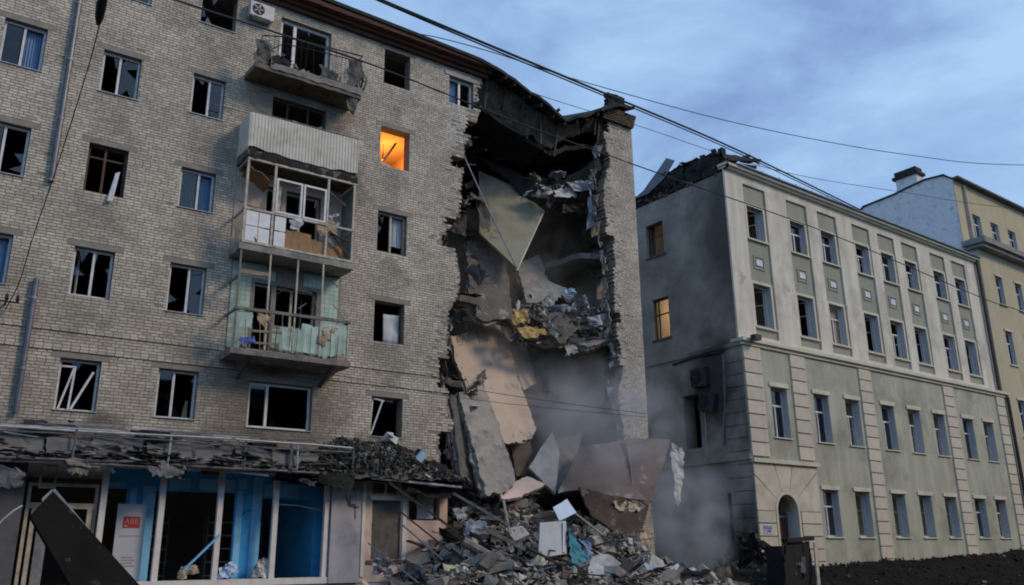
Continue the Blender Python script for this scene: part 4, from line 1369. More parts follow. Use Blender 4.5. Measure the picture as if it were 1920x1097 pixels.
for i in range(9):
    x = random.uniform(X_L+.5, 9.5)
    w_, z = random.uniform(.6, 1.5), random.uniform(4.55, 4.8)
    MB().sheet([(x, cd+random.uniform(.1, .4), z), (x+w_, cd+random.uniform(.1, .4), z+random.uniform(-.1, .1)), (x+w_*.9, -.1, z+random.uniform(.1, .4)), (x+.1, -.1, z+random.uniform(.1, .35))], 9, 7, .09, .012, 1.8, .08).build('torn_sheet', random.choice(['charred', 'sheet_grey', 'roof_felt', 'debris_green']), CAN)
MB().sheet([(X_L, cd+.1, 3.96), (11.5, cd+.1, 3.96), (11.5, -.02, 4.06), (X_L, -.02, 4.06)], 40, 5, .03, .03, 1.5, .03).build('deck', 'sheet_grey', CAN)
MB().sheet([(11.5, -.8, 3.92), (15.6, -.75, 3.75), (15.5, -.1, 3.95), (11.5, -.1, 4.02)], 18, 6, .06, .06, 1.2, .06).build('deck', 'charred', CAN)
MB().tube([(12.1, -.82, 3.9), (13.4, -.82, 3.84), (15.4, -.78, 3.74)], .04, 6).build('rail', 'frame_white', CAN)
for i in range(12):
    x = random.uniform(X_L, 11.0)
    w_, h_ = random.uniform(.3, 1.3), random.uniform(.12, .5)
    z = random.choice([random.uniform(4.2, 4.75), random.uniform(3.75, 4.1)])
    MB().sheet([(x, cd-.05+random.uniform(-.05, .1), z), (x+w_, cd-.05+random.uniform(-.05, .1), z+random.uniform(-.1, .1)), (x+w_*.9, cd+random.uniform(-.1, .15), z-h_), (x+.05, cd+random.uniform(-.1, .15), z-h_*random.uniform(.5, 1.2))], 9, 6, .05, .012, 2.2, .07).build('torn_sheet', random.choice(['sheet_grey', 'sheet_grey', 'debris_green', 'metal_dull', 'wood_grey', 'metal_grey']), CAN)
for i in range(14):
    x = random.uniform(X_L, 10.5)
    a = Vector((x, cd+random.uniform(-.1, .4), random.uniform(4.0, 5.0)))
    MB().tube([a, a+Vector((random.uniform(.2, .8), random.uniform(-.2, .2), random.uniform(-.35, .3))), a+Vector((random.uniform(.8, 1.9), random.uniform(-.2, .2), random.uniform(-.3, .35)))], .014, 5).build('twisted_rod', random.choice(['metal_pale', 'metal_dull']), CAN)
# debris lying on the canopy
t = MB()
for i in range(2200):
    x = random.uniform(X_L, 11.4)
    y = random.uniform(-.95, -.05)
    top = .30+.55*max(0, noise.noise(Vector((x*.8, 0, 4)))+.2)
    h = 4.03+top*random.random()*(.55+.45*(y+1))
    L_ = random.uniform(.1, .75)
    t.chunk((x, D+y, h), L_, random.uniform(.04, .16), random.uniform(.012, .04), Matrix.Rotation(random.gauss(0, .35), 3, 'Z') @ Matrix.Rotation(random.gauss(0, .12), 3, 'Y'), .2)
t.build('canopy_litter', 'debris_canopy', label='layer of dark grey litter and roofing scraps on the shop canopy', cat='litter', kind='stuff')
t = MB()
MH = [(9.6, 4.15), (10.4, 4.6), (11.4, 5.1), (12.4, 5.0), (13.2, 4.95), (14.0, 4.65), (14.9, 4.2), (15.7, 3.85)]
for i in range(14):
    x = random.uniform(10.0, 14.6)
    z = interp(MH, x)-random.uniform(.1, .75)
    w_, h_ = random.uniform(.5, 1.1), random.uniform(.35, .8)
    y = D+random.uniform(-.85, -.4)
    t = MB().sheet([(x-w_, y, z-h_*.4), (x+w_*.8, y-.15, z-h_*.6), (x+w_*.9, y+.35, z+h_*.3), (x-w_*.7, y+.3, z+h_*.45)], 10, 8, .16, .02, 1.6, .08)
    if i < 6:
        t.build('roofing_felt', 'roof_felt', label='crumpled black roofing felt heaped on the canopy end beside the broken edge', cat='roofing felt', group='roofing felt on the canopy end')
    else:
        t.build('roofing_felt', 'charred', label='crumpled black roofing felt heaped on the canopy end beside the broken edge', cat='roofing felt', group='roofing felt on the canopy end')
t = MB()
nx, ny = 60, 10
vs2 = []
for j in range(ny+1):
    for i in range(nx+1):
        x, f = 9.7+5.9*i/nx, j/ny
        y = -.95+.93*f
        z = 3.9+(interp(MH, x)-3.95)*math.sin(f*math.pi/2)**.6+.10*noise.noise(Vector((x*2.1, y*3, 1)))+.06*noise.noise(Vector((x*6, y*6, 3)))
        vs2.append((x, D+y, z))
t.add(vs2, [(j*(nx+1)+i, j*(nx+1)+i+1, (j+1)*(nx+1)+i+1, (j+1)*(nx+1)+i) for j in range(ny) for i in range(nx)])
for i in range(2600):
    x = random.uniform(9.9, 15.6)
    f = random.random()
    y = -.97+.93*f
    z = 3.95+(interp(MH, x)-3.93)*math.sin(f*math.pi/2)**.6
    s_ = random.uniform(.02, .07)
    t.chunk((x, D+y, z), s_*random.uniform(1.5, 5), s_*1.3, s_*.35)
t.build('felt_debris', 'debris_canopy', label='mound of black felt scraps and rubble sagging off the canopy end', cat='debris', kind='stuff')
t = MB()
for x, z in ((12.95, 5.26), (13.15, 5.2)):
    t.chunk((x, D-.2, z), .34, .25, .14)
t.build('plaster_lump', 'felt_white', label='pale plaster lump on the sill above the black felt mound', cat='plaster')
MB().chunk((13.75, D-1.0, 4.62), .28, .1, .24).build('pale_scrap', 'sheet_lightblue', label='small pale scrap stuck in the black felt mound', cat='scrap')

# big dark board fallen in front of the shop at the left
fb = MB()
q = [P(100, 921, -6.2), P(150, 945, -6.1)]
bd = [P(52, 975, -6.6), P(100, 920, -6.3), P(258, 1107, -7.3), P(150, 1130, -7.7)]
fb.poly(bd, .08, 0, 1)
fbo = fb.build('fallen_board', 'board_dark', label='large dark board fallen at a slant in front of the shop on the left', cat='board')
ed = MB().bar(bd[1]+Vector((0, -.02, .015)), bd[2]+Vector((0, -.02, .015)), .03, .05)
ed.v = [tuple(Vector(v_)-fbo.location) for v_ in ed.v]
ed.build('edge_strip', 'metal_pale', fbo)
MB().sheet([P(78, 935, -5.9), P(98, 918, -5.9), P(104, 922, -5.8), P(80, 946, -5.8)], 4, 4, .02, .01).build('white_scrap', 'felt_white', label='white scrap showing behind the top of the fallen dark board', cat='scrap')
MB().tube([P(-20, 1000, -5), P(5, 975, -5), P(25, 958, -5), P(42, 948, -5)], .022, 6).build('pale_hose', 'metal_pale', label='thin pale hose curving up at the lower left edge', cat='hose')

# ================================================================== GREEN BUILDING
GRN = empty('green_building', tuple(GREEN_ORG), DA, label='pale green and cream office building with arched corner door and tall windows', cat='building')
GW_X = 26.0
LF = -0.42           # lower storeys stand proud of the upper wall
Z_BELT = 11.12
Z_TOP = 20.15
def gcols(us, v, d): return [RW(u, v, d)[0] for u in us]
r3 = [1.62, 5.20, 7.98, 11.32, 13.98, 16.60, 19.95, 22.62]
UW = 1.32
up3 = [(x, x+UW, 16.85, 18.55) for x in r3]
up2 = [(x-.06, x+UW, 12.25, 14.38) for x in r3]
lo_x1 = [1.47, 4.86, 7.56, 10.9, 13.56, 16.25, 19.62, 22.15]
lo1 = [(x, x+1.25, 6.72, 9.08) for x in lo_x1]
lo0 = [(x-.12, x+1.15, 2.25, 4.42) for x in lo_x1[1:]]
DOOR = (1.0, 2.55, 0, 4.15)      # arch: springing at 3.35
# upper wall: recessed grey strips with cream piers between
t = MB()
rect_wall(t, 0.455, GW_X, Z_BELT, Z_TOP, up3+up2, 0.1, 0.55)
t.build('upper_wall', 'stucco_grey', GRN)
t = MB()
strips = [(x-.24, x+UW+.24) for x in r3]
xs_ = [0.0]
for a, b in strips:
    MB_x0 = xs_[-1]
    t2 = MB().box(MB_x0, a, -.0, .098, Z_BELT+.5, 19.68)
    t2.build('pier_panel', 'stone_cream', GRN)
    xs_.append(b)
MB().box(xs_[-1], GW_X, 0, .098, Z_BELT+.5, 19.68).build('pier_panel', 'stone_cream', GRN)
MB().box(0, GW_X, 0, .098, 19.682, Z_TOP).build('frieze', 'stone_cream', GRN)
MB().box(0, GW_X, 0, .098, Z_BELT+.002, Z_BELT+.498).build('plinth_band', 'stone_cream', GRN)
# cornice and roof
t = MB()
t.box(-.06, GW_X+.02, -.16, .3, Z_TOP+.002, Z_TOP+.12)
t.box(-.12, GW_X+.03, -.30, .3, Z_TOP+.122, Z_TOP+.26)
t.build('cornice', 'trim_cream', GRN)
t = MB()
t.add([(.8, -.42, Z_TOP+.27), (GW_X, -.42, Z_TOP+.27), (GW_X, 5.5, Z_TOP+1.6), (.8, 5.5, Z_TOP+1.5), (.8, -.42, Z_TOP+.33), (GW_X, -.42, Z_TOP+.33), (GW_X, 5.5, Z_TOP+1.66), (.8, 5.5, Z_TOP+1.56)],
      [(0, 3, 2, 1), (4, 5, 6, 7), (0, 1, 5, 4), (1, 2, 6, 5), (2, 3, 7, 6), (3, 0, 4, 7)])
groof = t.build('roof', 'sheet_roof', GRN)
MB().box(6.4, 10.4, .1, 1.2, Z_TOP+.62, Z_TOP+.72).build('roof_sheet_lifted', 'sheet_roof', groof)
for k in range(18):
    x = 1.2+k*1.42
    MB().bar((x, -.43, Z_TOP+.345), (x, 5.5, Z_TOP+1.66), .03, .05).build('seam', 'sheet_roof', groof)
# belt cornice
t = MB()
t.box(-.45, GW_X+.02, LF-.10, .099, Z_BELT-.22, Z_BELT-.06)
t.box(-.5, GW_X+.03, LF-.22, .098, Z_BELT-.058, Z_BELT+.10)
t.build('belt_cornice', 'trim_cream', GRN)
# lower wall
t = MB()
arch_op = (DOOR[0], DOOR[1], 0, 4.14)
rect_wall(t, .455, GW_X, 0, Z_BELT-.225, lo1+lo0+[arch_op], LF, .55)
t.build('lower_wall', 'stucco_green', GRN)
# piers of rusticated blocks, every block a piece of its own
block_cache = {}
def block(x0, x1, z0, z1, y0, depth, m_='stone_block', par=GRN):
    key = (round(x1-x0, 3), round(z1-z0, 3), round(depth, 3), m_)
    if key not in block_cache:
        t = MB()
        w_, h_, e_ = x1-x0, z1-z0, .02
        t.add([(0, depth, 0), (w_, depth, 0), (w_, depth, h_), (0, depth, h_), (e_, 0, e_), (w_-e_, 0, e_), (w_-e_, 0, h_-e_), (e_, 0, h_-e_), ],
              [(4, 5, 6, 7), (0, 1, 5, 4), (1, 2, 6, 5), (2, 3, 7, 6), (3, 0, 4, 7)])
        me = bpy.data.meshes.new('quoin_block')
        me.from_pydata(t.v, [], t.f)
        me.materials.append(MATS[m_])
        block_cache[key] = me
    o = bpy.data.objects.new('quoin_block', block_cache[key])
    o.location = (x0, y0, z0)
    o.parent = par
    COL.objects.link(o)
    return o
def pier_blocks(x0, x1, z0, z1, hh):
    n = max(1, round((z1-z0)/hh))
    h_ = (z1-z0)/n
    for k in range(n):
        block(x0, x1, z0+k*h_+.012, z0+(k+1)*h_-.012, LF-.08, .079)
pier_blocks(-.38, .9, 5.75, Z_BELT-.25, .62)
pier_blocks(3.15, 4.35, 5.75, Z_BELT-.25, .62)
pier_blocks(9.05, 10.2, .6, Z_BELT-.25, .62)
pier_blocks(17.75, 18.95, .6, Z_BELT-.25, .62)
pier_blocks(24.3, 25.4, .6, Z_BELT-.25, .62)
# door portal: blocks either side, voussoirs over the arch
ZL = 5.45
for k in range(6):
    z0 = .02+k*.56
    block(-.38, DOOR[0]-.1, z0+.012, z0+.548, LF-.08, .079)
    block(DOOR[1]+.24, 4.35, z0+.012, z0+.548, LF-.08, .079)
acx, acz, ar = (DOOR[0]+DOOR[1])/2, 3.36, (DOOR[1]-DOOR[0])/2
n_v = 5
for k in range(n_v):
    a0, a1 = math.pi*k/n_v, math.pi*(k+1)/n_v
    out = []
    def edge_pt(a):
        dx_, dz_ = math.cos(a), math.sin(a)
        tx = ((4.35-acx)/dx_ if dx_ > 1e-6 else ((-.38-acx)/dx_ if dx_ < -1e-6 else 9e9))
        tz = (ZL-acz)/dz_ if dz_ > 1e-6 else 9e9
        tt = min(tx, tz)
        return acx+dx_*tt, acz+dz_*tt
    ri = ar+.12
    pl = []
    for s in range(4):
        a = a0+.012+(a1-a0-.024)*s/3
        pl.append((acx+ri*math.cos(a), acz+ri*math.sin(a)))
    e1, e0 = edge_pt(a1-.012), edge_pt(a0+.012)
    pl.append(e1)
    for cx_, cz_ in ((4.35, ZL), (-.38, ZL)):
        ca = math.atan2(cz_-acz, cx_-acx)
        if a0 < ca < a1:
            pl.append((cx_, cz_))
    pl.append(e0)
    MB().prism(pl, LF-.08, LF-.001).build('voussoir', 'stone_block', GRN)
t = MB()
t.box(-.45, 4.5, LF-.2, LF, ZL+.02, ZL+.2)
t.build('portal_ledge', 'trim_cream', GRN)
# arched door: surround and dark leaf
t = MB()
prev = None
for s in range(13):
    a = math.pi*s/12
    o_ = (acx+(ar+.11)*math.cos(a), acz+(ar+.11)*math.sin(a))
    i_ = (acx+(ar-.02)*math.cos(a), acz+(ar-.02)*math.sin(a))
    if prev:
        t.prism([prev[1], prev[0], o_, i_], LF-.11, LF+.3)
    prev = (o_, i_)
t.box(acx-ar-.11, acx-ar+.02, LF-.11, LF+.3, 0, acz)
t.box(acx+ar-.02, acx+ar+.11, LF-.11, LF+.3, 0, acz)
ds = t.build('door_surround', 'trim_cream', GRN)
MB().box(acx+ar-.035, acx+ar-.021, LF+.0, LF+.54, 0, acz).build('door_reveal', 'reveal_white', GRN)
# wall corners above the arch inside the square opening
t = MB()
for s in range(12):
    a0, a1 = math.pi*s/12, math.pi*(s+1)/12
    p0 = (acx+ar*math.cos(a0), acz+ar*math.sin(a0))
    p1 = (acx+ar*math.cos(a1), acz+ar*math.sin(a1))
    t.prism([p0, (p0[0], 4.16), (p1[0], 4.16), p1], LF+.002, LF+.3)
t.build('arch_infill', 'stucco_green', GRN)
dl = MB().box(DOOR[0], DOOR[1], LF+.55, LF+.6, 0, 3.3).build('door', 'frame_wood', GRN)
MB().box(DOOR[0], DOOR[1], LF+.5, LF+.548, 3.1, 3.22).build('transom', 'wood_grey', dl)
MB().box(acx-.35, acx-.05, LF+.5, LF+.548, .4, 2.8).build('door_panel', 'sheet_grey', dl)
MB().box(acx+.05, acx+.08, LF+.45, LF+.5, 1.2, 1.5).build('handle', 'metal_pale', dl)
MB().box(-.38, 4.4, .58, 1.1, 0, 4.2).build('dark_lobby', 'soot', GRN)
# street plaque
pq = empty('street_plaque', tuple(GREEN_ORG), DA, label='small blue street name plaque left of the arched door', cat='plaque')
px_, pz_ = RW(1440, 992, LF-.09)
MB().box(px_-.28, px_+.28, LF-.105, LF-.083, pz_-.2, pz_+.17).build('plate', 'felt_white', pq)
MB().box(px_-.25, px_+.25, LF-.11, LF-.106, pz_-.02, pz_+.13).build('blue_field', 'plaque_blue', pq)
MB().box(px_-.1, px_+.2, LF-.11, LF-.106, pz_-.14, pz_-.05).build('blue_field', 'plaque_blue', pq)
for k in range(2):
    MB().box(px_-.2, px_+.2, LF-.113, LF-.1105, pz_+.03+.05*k, pz_+.045+.05*k).build('print_line', 'curtain_white', pq)

def tall_window(x0, x1, z0, z1, yface, style, m_='frame_white', par=GRN, depth=.32):
    """timber window in a deep white reveal; style picks what is left of it"""
    y = yface+depth
    t = MB()
    e_ = .006
    t.box(x0+e_, x0+.07, y, y+.07, z0+e_, z1-e_)
    t.box(x1-.07, x1-e_, y, y+.07, z0+e_, z1-e_)
    t.box(x0+.07, x1-.07, y+.001, y+.069, z1-.08, z1-e_)
    t.box(x0+.07, x1-.07, y+.001, y+.069, z0+e_, z0+.08)
    w = t.build('window', m_, par)
    MB().box(x1-.012, x1-.001, yface+.02, y-.002, z0+.004, z1-.004).build('reveal', 'reveal_white', w)
    MB().box(x0+.001, x0+.012, yface+.02, y-.002, z0+.004, z1-.004).build('reveal', 'reveal_white', w)
    xm = (x0+x1)/2
    zt_ = z0+(z1-z0)*.66
    if style != 'void':
        MB().box(x0+.072, x1-.072, y+.002, y+.06, zt_-.04, zt_+.04).build('transom', m_, w)
        MB().box(xm-.035, xm+.035, y-.004, y+.062, z0+.082, zt_-.041).build('mullion', m_, w)
    if style == 'glazed':
        for a, b in ((x0+.075, xm-.038), (xm+.038, x1-.075)):
            MB().box(a, b, y+.03, y+.036, z0+.085, zt_-.045).build('pane', 'glass', w)
        MB().box(x0+.075, x1-.075, y+.03, y+.036, zt_+.042, z1-.082).build('pane', 'glass', w)
    elif style == 'half':
        MB().box(xm+.038, x1-.075, y+.03, y+.036, z0+.085, zt_-.045).build('pane', 'glass', w)
        MB().box(x0+.075, x1-.075, y+.03, y+.036, zt_+.042, z1-.082).build('pane', 'glass', w)
    elif style in ('open', 'void'):
        wd = (x1-x0)/2-.08
        h_ = (zt_-z0-.14) if style == 'open' else (z1-z0-.2)
        t = MB()
        for q in ((0, .05, 0, h_), (wd-.05, wd, 0, h_), (.05, wd-.05, h_-.05, h_), (.05, wd-.05, 0, .05), (.05, wd-.05, h_*.6, h_*.6+.04)):
            t.box(q[0], q[1], 0, .04, q[2], q[3])
        s = t.build('sash', m_, w)
        s.location = (x1-.08, y+.09, z0+.1)
        s.rotation_euler = (0, 0, RAD(180-random.uniform(40, 80)))
    elif style == 'curtain':
        t = MB().sheet([(x0+.1, y+.15, z0+.1), (x1-.1, y+.15, z0+.1), (x1-.1, y+.14, z1-.1), (x0+.1, y+.14, z1-.1)], 24, 3, .05, .008, 7)
        t.build('curtain', 'curtain_white', w)
    elif style == 'blind':
        MB().box(x0+.09, x1-.09, y+.09, y+.1, z0+.09, z1-.09).build('blind', 'curtain_beige', w)
    return w
random.seed(5)
st3 = ['void', 'glazed', 'half', 'open', 'half', 'open', 'glazed', 'half']
st2 = ['void', 'void', 'blind', 'void', 'open', 'void', 'open', 'void']
st1 = ['glazed', 'glazed', 'open', 'half', 'open', 'open', 'half', 'open']
st0 = ['half', 'void', 'void', 'void', 'void', 'half', 'open']
for i in range(8):
    for rect, st in ((up3[i], st3[i]), (up2[i], st2[i])):
        w = tall_window(*rect, 0.1, st, depth=.26)
        x0, x1, z0, z1 = rect
        t = MB()
        t.box(x0-.14, x0-.004, .05, .099, z0-.1, z1+.14)
        t.box(x1+.004, x1+.14, .05, .099, z0-.1, z1+.14)
        t.box(x0-.004, x1+.004, .05, .099, z1+.004, z1+.14)
        t.box(x0-.17, x1+.17, -.03, .099, z0-.17, z0-.102)
        t.build('surround', 'trim_cream', w)
    x0, x1, z0, z1 = lo1[i]
    w = tall_window(*lo1[i], LF, st1[i])
    MB().box(x0-.12, x1+.12, LF-.06, LF-.001, z1+.03, z1+.24).build('lintel', 'trim_cream', w)
    MB().box(x0-.08, x1+.08, LF-.08, LF+.3, z0-.06, z0-.003).build('sill', 'trim_cream', w)
    x0, x1, z0, z1 = up2[i]
    # framed plaque between the two upper windows
    xm, zm_ = (x0+x1)/2, 15.55
    t = MB()
    for q in ((xm-.42, xm+.42, zm_+.28, zm_+.36), (xm-.42, xm+.42, zm_-.36, zm_-.28), (xm-.42, xm-.34, zm_-.279, zm_+.279), (xm+.34, xm+.42, zm_-.279, zm_+.279)):
        t.box(q[0], q[1], .06, .099, q[2], q[3])
    f = t.build('plaque_frame', 'stucco_grey', GRN)
    MB().box(xm-.24, xm+.24, .05, .099, zm_-.16, zm_+.16).build('white_plaque', 'frame_white', f)
for i in range(7):
    x0, x1, z0, z1 = lo0[i]
    w = tall_window(*lo0[i], LF, st0[i])
    MB().box(x0-.12, x1+.12, LF-.06, LF-.001, z1+.03, z1+.22).build('lintel', 'trim_cream', w)
    MB().box(x0-.08, x1+.08, LF-.08, LF+.3, z0-.06, z0-.003).build('sill', 'trim_cream', w)
# rooms behind: floors and a spine wall
for z in (0.4, 5.4, 10.4, 15.2, 19.9):
    MB().box(.5, GW_X-.1, .56, 9.5, z-.25, z).build('floor_slab', 'concrete', GRN)
MB().box(.5, GW_X-.1, 5.5, 5.75, .1, 19.6).build('spine_wall', 'room_wall', GRN)
for x in (3.6, 10.0, 18.5):
    MB().box(x, x+.2, .57, 5.49, .1, 19.6).build('cross_wall', 'room_wall', GRN)
# gable wall towards the gap
GG = [(4.35, 5.6, 16.9, 18.75), (4.3, 5.45, 12.3, 14.5)]
t = MB()
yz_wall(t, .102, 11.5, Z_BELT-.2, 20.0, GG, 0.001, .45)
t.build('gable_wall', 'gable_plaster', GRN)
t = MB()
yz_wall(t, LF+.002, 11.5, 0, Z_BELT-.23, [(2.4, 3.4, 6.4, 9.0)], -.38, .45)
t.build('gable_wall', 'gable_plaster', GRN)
t = MB().box(-.46, -.381, -.40, 11.5, Z_BELT-.24, Z_BELT-.06).build('gable_belt', 'gable_plaster', GRN)
MB().box(-.5, -.381, LF, 11.5, 5.6, 5.85).build('gable_ledge', 'gable_plaster', GRN)
# rusticated corner seen from the gap, blocks of dark plaster
nq = 18
for k in range(nq):
    z0 = .1+k*(Z_BELT-.5)/nq
    MB().box(-.44, -.381, LF+.01, .85, z0+.015, z0+(Z_BELT-.5)/nq-.015).build('quoin_block', 'gable_plaster', GRN)
for y0, y1, z0, z1 in GG:
    w = MB()
    w.box(.2, .27, y0+.01, y0+.08, z0+.01, z1-.01).box(.2, .27, y1-.08, y1-.01, z0+.01, z1-.01).box(.201, .269, y0+.08, y1-.08, z1-.09, z1-.01).box(.201, .269, y0+.08, y1-.08, z0+.01, z0+.09)
    ww = w.build('window', 'frame_wood', GRN)
    zt_ = z0+(z1-z0)*.62
    MB().box(.202, .268, y0+.081, y1-.081, zt_-.03, zt_+.03).build('transom', 'frame_wood', ww)
    MB().box(-.06, .19, y0-.1, y1+.1, z0-.1, z0-.004).build('sill', 'concrete_dark', ww)
# lit rooms behind the gable windows
for (yy, zz, en) in ((3.6, 18.6, 9), (4.3, 14.1, 95)):
    l_ = bpy.data.lights.new('room_lamp', 'POINT')
    l_.energy = en
    l_.color = (1.0, 0.76, 0.48)
    l_.shadow_soft_size = .12
    o = bpy.data.objects.new('room_lamp', l_)
    COL.objects.link(o)
    o.location = (2.2, yy, zz)
    o.parent = GRN
    MB().tube([(2.2, yy, zz+.08), (2.2, yy, zz+.2), (2.2, yy, zz+1.2)], [.09, .03, .01], 8).build('lamp_pendant', 'frame_cream', GRN)
MB().box(.46, 3.56, 2.9, 3.1, 10.42, 19.6).build('cross_wall', 'room_wall', GRN)  # partition added to keep lamp light out of the front windows
MB().box(3.57, 3.598, .6, 5.48, 10.5, 19.55).box(.6, 3.56, 5.45, 5.495, 10.5, 19.55).build('room_wallpaper', 'plaster_peach', GRN)
# wrecked roof over the gable
t = MB()
for k in range(150):
    y = random.uniform(.1, 11)
    t.chunk((.2+random.uniform(-.15, .2), y, 20.0+random.uniform(0, .45)*(1-.02*y)), random.uniform(.2, .3), random.uniform(.15, .3), random.uniform(.08, .16), flat_rot(.25))
t.build('broken_parapet', 'red_brick_wreck', GRN, kind='stuff')
for k in range(26):
    y = -.3+k*.32+random.uniform(-.1, .1)
    z = 20.35+1.0*math.exp(-((y-.9)/1.2)**2)*0+random.uniform(0, .3)
    MB().bar((random.uniform(-.35, .1), y, z), (random.uniform(1.2, 2.5), y+random.uniform(-.6, .9), z+random.uniform(.2, .9)), .1, .14).build('rafter', 'charred', GRN)
prof = [(-.35, 20.45), (.1, 20.9), (.65, 21.15), (1.5, 21.2), (2.6, 21.3), (3.8, 21.25), (5.0, 20.85), (6.4, 20.45), (9.0, 20.3)]
for k in range(len(prof)-1):
    (ya, za), (yb, zb2) = prof[k], prof[k+1]
    MB().sheet([(-.1+random.uniform(-.15, .1), ya, za), (-.1+random.uniform(-.15, .1), yb, zb2), (2.6, yb, zb2+.4), (2.6, ya, za+.5)], 6, 8, .1, .04, 1.4, .1).build('torn_roofing', 'roof_felt', GRN)
    MB().sheet([(.05, ya, 20.1), (.05, yb, 20.1), (.0+random.uniform(-.1, .1), yb, zb2), (.0, ya, za)], 6, 6, .07, .05, 1.5, .06).build('torn_roofing', 'charred', GRN)
MB().poly([(-.25, 6.1, 20.45), (-.3, 5.3, 20.75), (-.2, 3.55, 22.05), (-.05, 3.1, 21.75), (-.15, 3.9, 21.0), (-.2, 5.0, 20.5)], .04, .03, .4).build('roof_sheet_lifted', 'sheet_roof', GRN)
for y, h_ in ((.55, .35), (1.3, .3), (.1, .25)):
    MB().chunk((.1, y, 21.1), .3, .25, h_*1.6, flat_rot(.1)).build('chimney_stub', 'soot', GRN)
# things on the gable
gp = lambda y, z, off=0.0: GREEN_ORG+Vector((_c*(-.38-off)-_s*y, _s*(-.38-off)+_c*y, z))
y_, z_ = RGx(1318, 725, -.4)
a1 = ac_unit(gp(y_, z_, .18), DA-RAD(90), 'ac_dark', 'upper blackened air conditioner unit on the dark gable of the green building', .95, .85, .3)
y_, z_ = RGx(1330, 770, -.4)
a2 = ac_unit(gp(y_, z_, .18), DA-RAD(90), 'ac_dark', 'lower blackened air conditioner unit tilted on the dark gable of the green building', .95, .8, .3)
a2.rotation_euler = (0, RAD(12), DA-RAD(90))
def gw_line(pts, r, nm, lb, mt='wire', ct='cable'):
    MB().tube([gp(*RGx(u, v, -.4), .05) for u, v in pts], r, 5).build(nm, mt, label=lb, cat=ct)
gw_line(((1262, 684), (1310, 668), (1358, 660)), .05, 'gable_cable', 'thick dark cable strung across the gable above the air conditioners')
gw_line(((1357, 665), (1360, 740), (1358, 832)), .06, 'gable_pipe', 'dark vertical pipe on the gable beside the rusticated corner', 'pipe', 'pipe')
gw_line(((1322, 775), (1324, 800), (1324, 828)), .035, 'gable_conduit', 'pale thin conduit below the blackened air conditioners', 'frame_cream', 'pipe')
# floodlight on the belt cornice
fl = empty('floodlight', tuple(GREEN_ORG), DA, label='dark floodlight on the belt cornice at the corner of the green building', cat='floodlight')
fx_, fz_ = RW(1416, 634, LF-.4)
MB().box(fx_-.22, fx_+.22, LF-.6, LF-.3, fz_-.1, fz_+.14).build('head', 'ac_dark', fl)
MB().bar((fx_+.1, LF-.35, fz_), (fx_+.55, LF-.05, fz_+.12), .07, .07).build('arm', 'metal_grey', fl)
# drainpipe at the far end
t = MB().tube([(25.75, -.15, 20.3), (25.75, -.15, 11.4), (25.75, LF-.15, 10.9), (25.75, LF-.15, .3)], .11, 8)
t.build('drainpipe', 'ac_dark', GRN)

# ================================================================== YELLOW BUILDING
YEL = empty('yellow_building', tuple(GREEN_ORG), DA, label='yellow building with white gable wall and chimney beyond the green one', cat='building')
YX = 26.05
YW = [(YX+1.9, YX+2.9, 17.6, 19.6), (YX+4.8, YX+5.8, 17.6, 19.6), (YX+7.7, YX+8.7, 17.6, 19.6),
      (YX+1.9, YX+2.9, 13.4, 15.7), (YX+4.8, YX+5.8, 13.4, 15.7), (YX+7.7, YX+8.7, 13.4, 15.7),
      (YX+1.9, YX+2.9, 8.6, 11.0), (YX+4.8, YX+5.8, 8.6, 11.0), (YX+7.7, YX+8.7, 8.6, 11.0)]
t = MB()
rect_wall(t, YX, YX+26, 0, 21.2, YW, -.2, .5)
t.build('wall', 'stucco_yellow', YEL)
YU = [(YX+2.0, YX+3.2, 22.6, 24.5), (YX+4.7, YX+5.9, 22.6, 24.5), (YX+7.4, YX+8.6, 22.6, 24.5)]
t = MB()
rect_wall(t, YX+.02, YX+26, 21.9, 26.6, YU, .62, 1.1)
t.build('attic_wall', 'stucco_yellow', YEL)
t = MB()
t.box(YX-.25, YX+26, -.75, .6, 21.2, 21.45).box(YX-.4, YX+26, -.95, .61, 21.452, 21.85)
t.build('cornice', 'concrete', YEL)
MB().box(YX-.05, YX+26, .2, .61, 26.62, 26.76).build('eave', 'concrete_dark', YEL)
for r_ in YW:
    w = tall_window(*r_, -.2, 'glazed', par=YEL, depth=.2)
    MB().box(r_[0]-.1, r_[1]+.1, -.26, -.202, r_[3]+.02, r_[3]+.15).build('lintel', 'trim_cream', w)
    MB().box(r_[0]-.1, r_[1]+.1, -.3, -.202, r_[2]-.1, r_[2]-.01).build('sill', 'trim_cream', w)
for r_ in YU:
    tall_window(*r_, .62, 'glazed', par=YEL, depth=.18)
MB().tube([(YX+1.25, .5, 26.4), (YX+1.25, .5, 22.0)], .09, 8).build('drainpipe', 'concrete_pale', YEL)
# white gable with stepped roof line
t = MB()
gy = [(.66, 26.62), (1.2, 27.1), (2.6, 27.25), (4.8, 26.95), (7.5, 26.8), (9.5, 25.6)]
vs2 = [(YX-.0, y, z) for y, z in gy]+[(YX, 9.5, 0), (YX, .66, 0)]
n = len(vs2)
t.add(vs2+[(x+.5, y, z) for x, y, z in vs2], [tuple(range(n))[::-1], tuple(range(n, 2*n))]+[(i, n+i, n+(i+1) % n, (i+1) % n) for i in range(n)])
t.build('gable_wall', 'white_brick', YEL)
t = MB()
for (y, z), (y2, z2) in zip(gy, gy[1:]):
    t.bar((YX+12.9, y-.05, z+.06), (YX+12.9, y2+.05, z2+.06), 26, .1)
t.build('roof', 'roof_felt', YEL)
ch = MB().box(YX-.01, YX+.9, 3.1, 4.7, 26.0, 28.0).build('chimney', 'white_brick', YEL)
t = MB()
t.box(YX-.15, YX+1.05, 2.95, 4.9, 28.0, 28.22).box(YX-.02, YX+.9, 3.1, 4.75, 28.222, 28.6)
t.build('chimney_cap', 'roof_felt', ch)
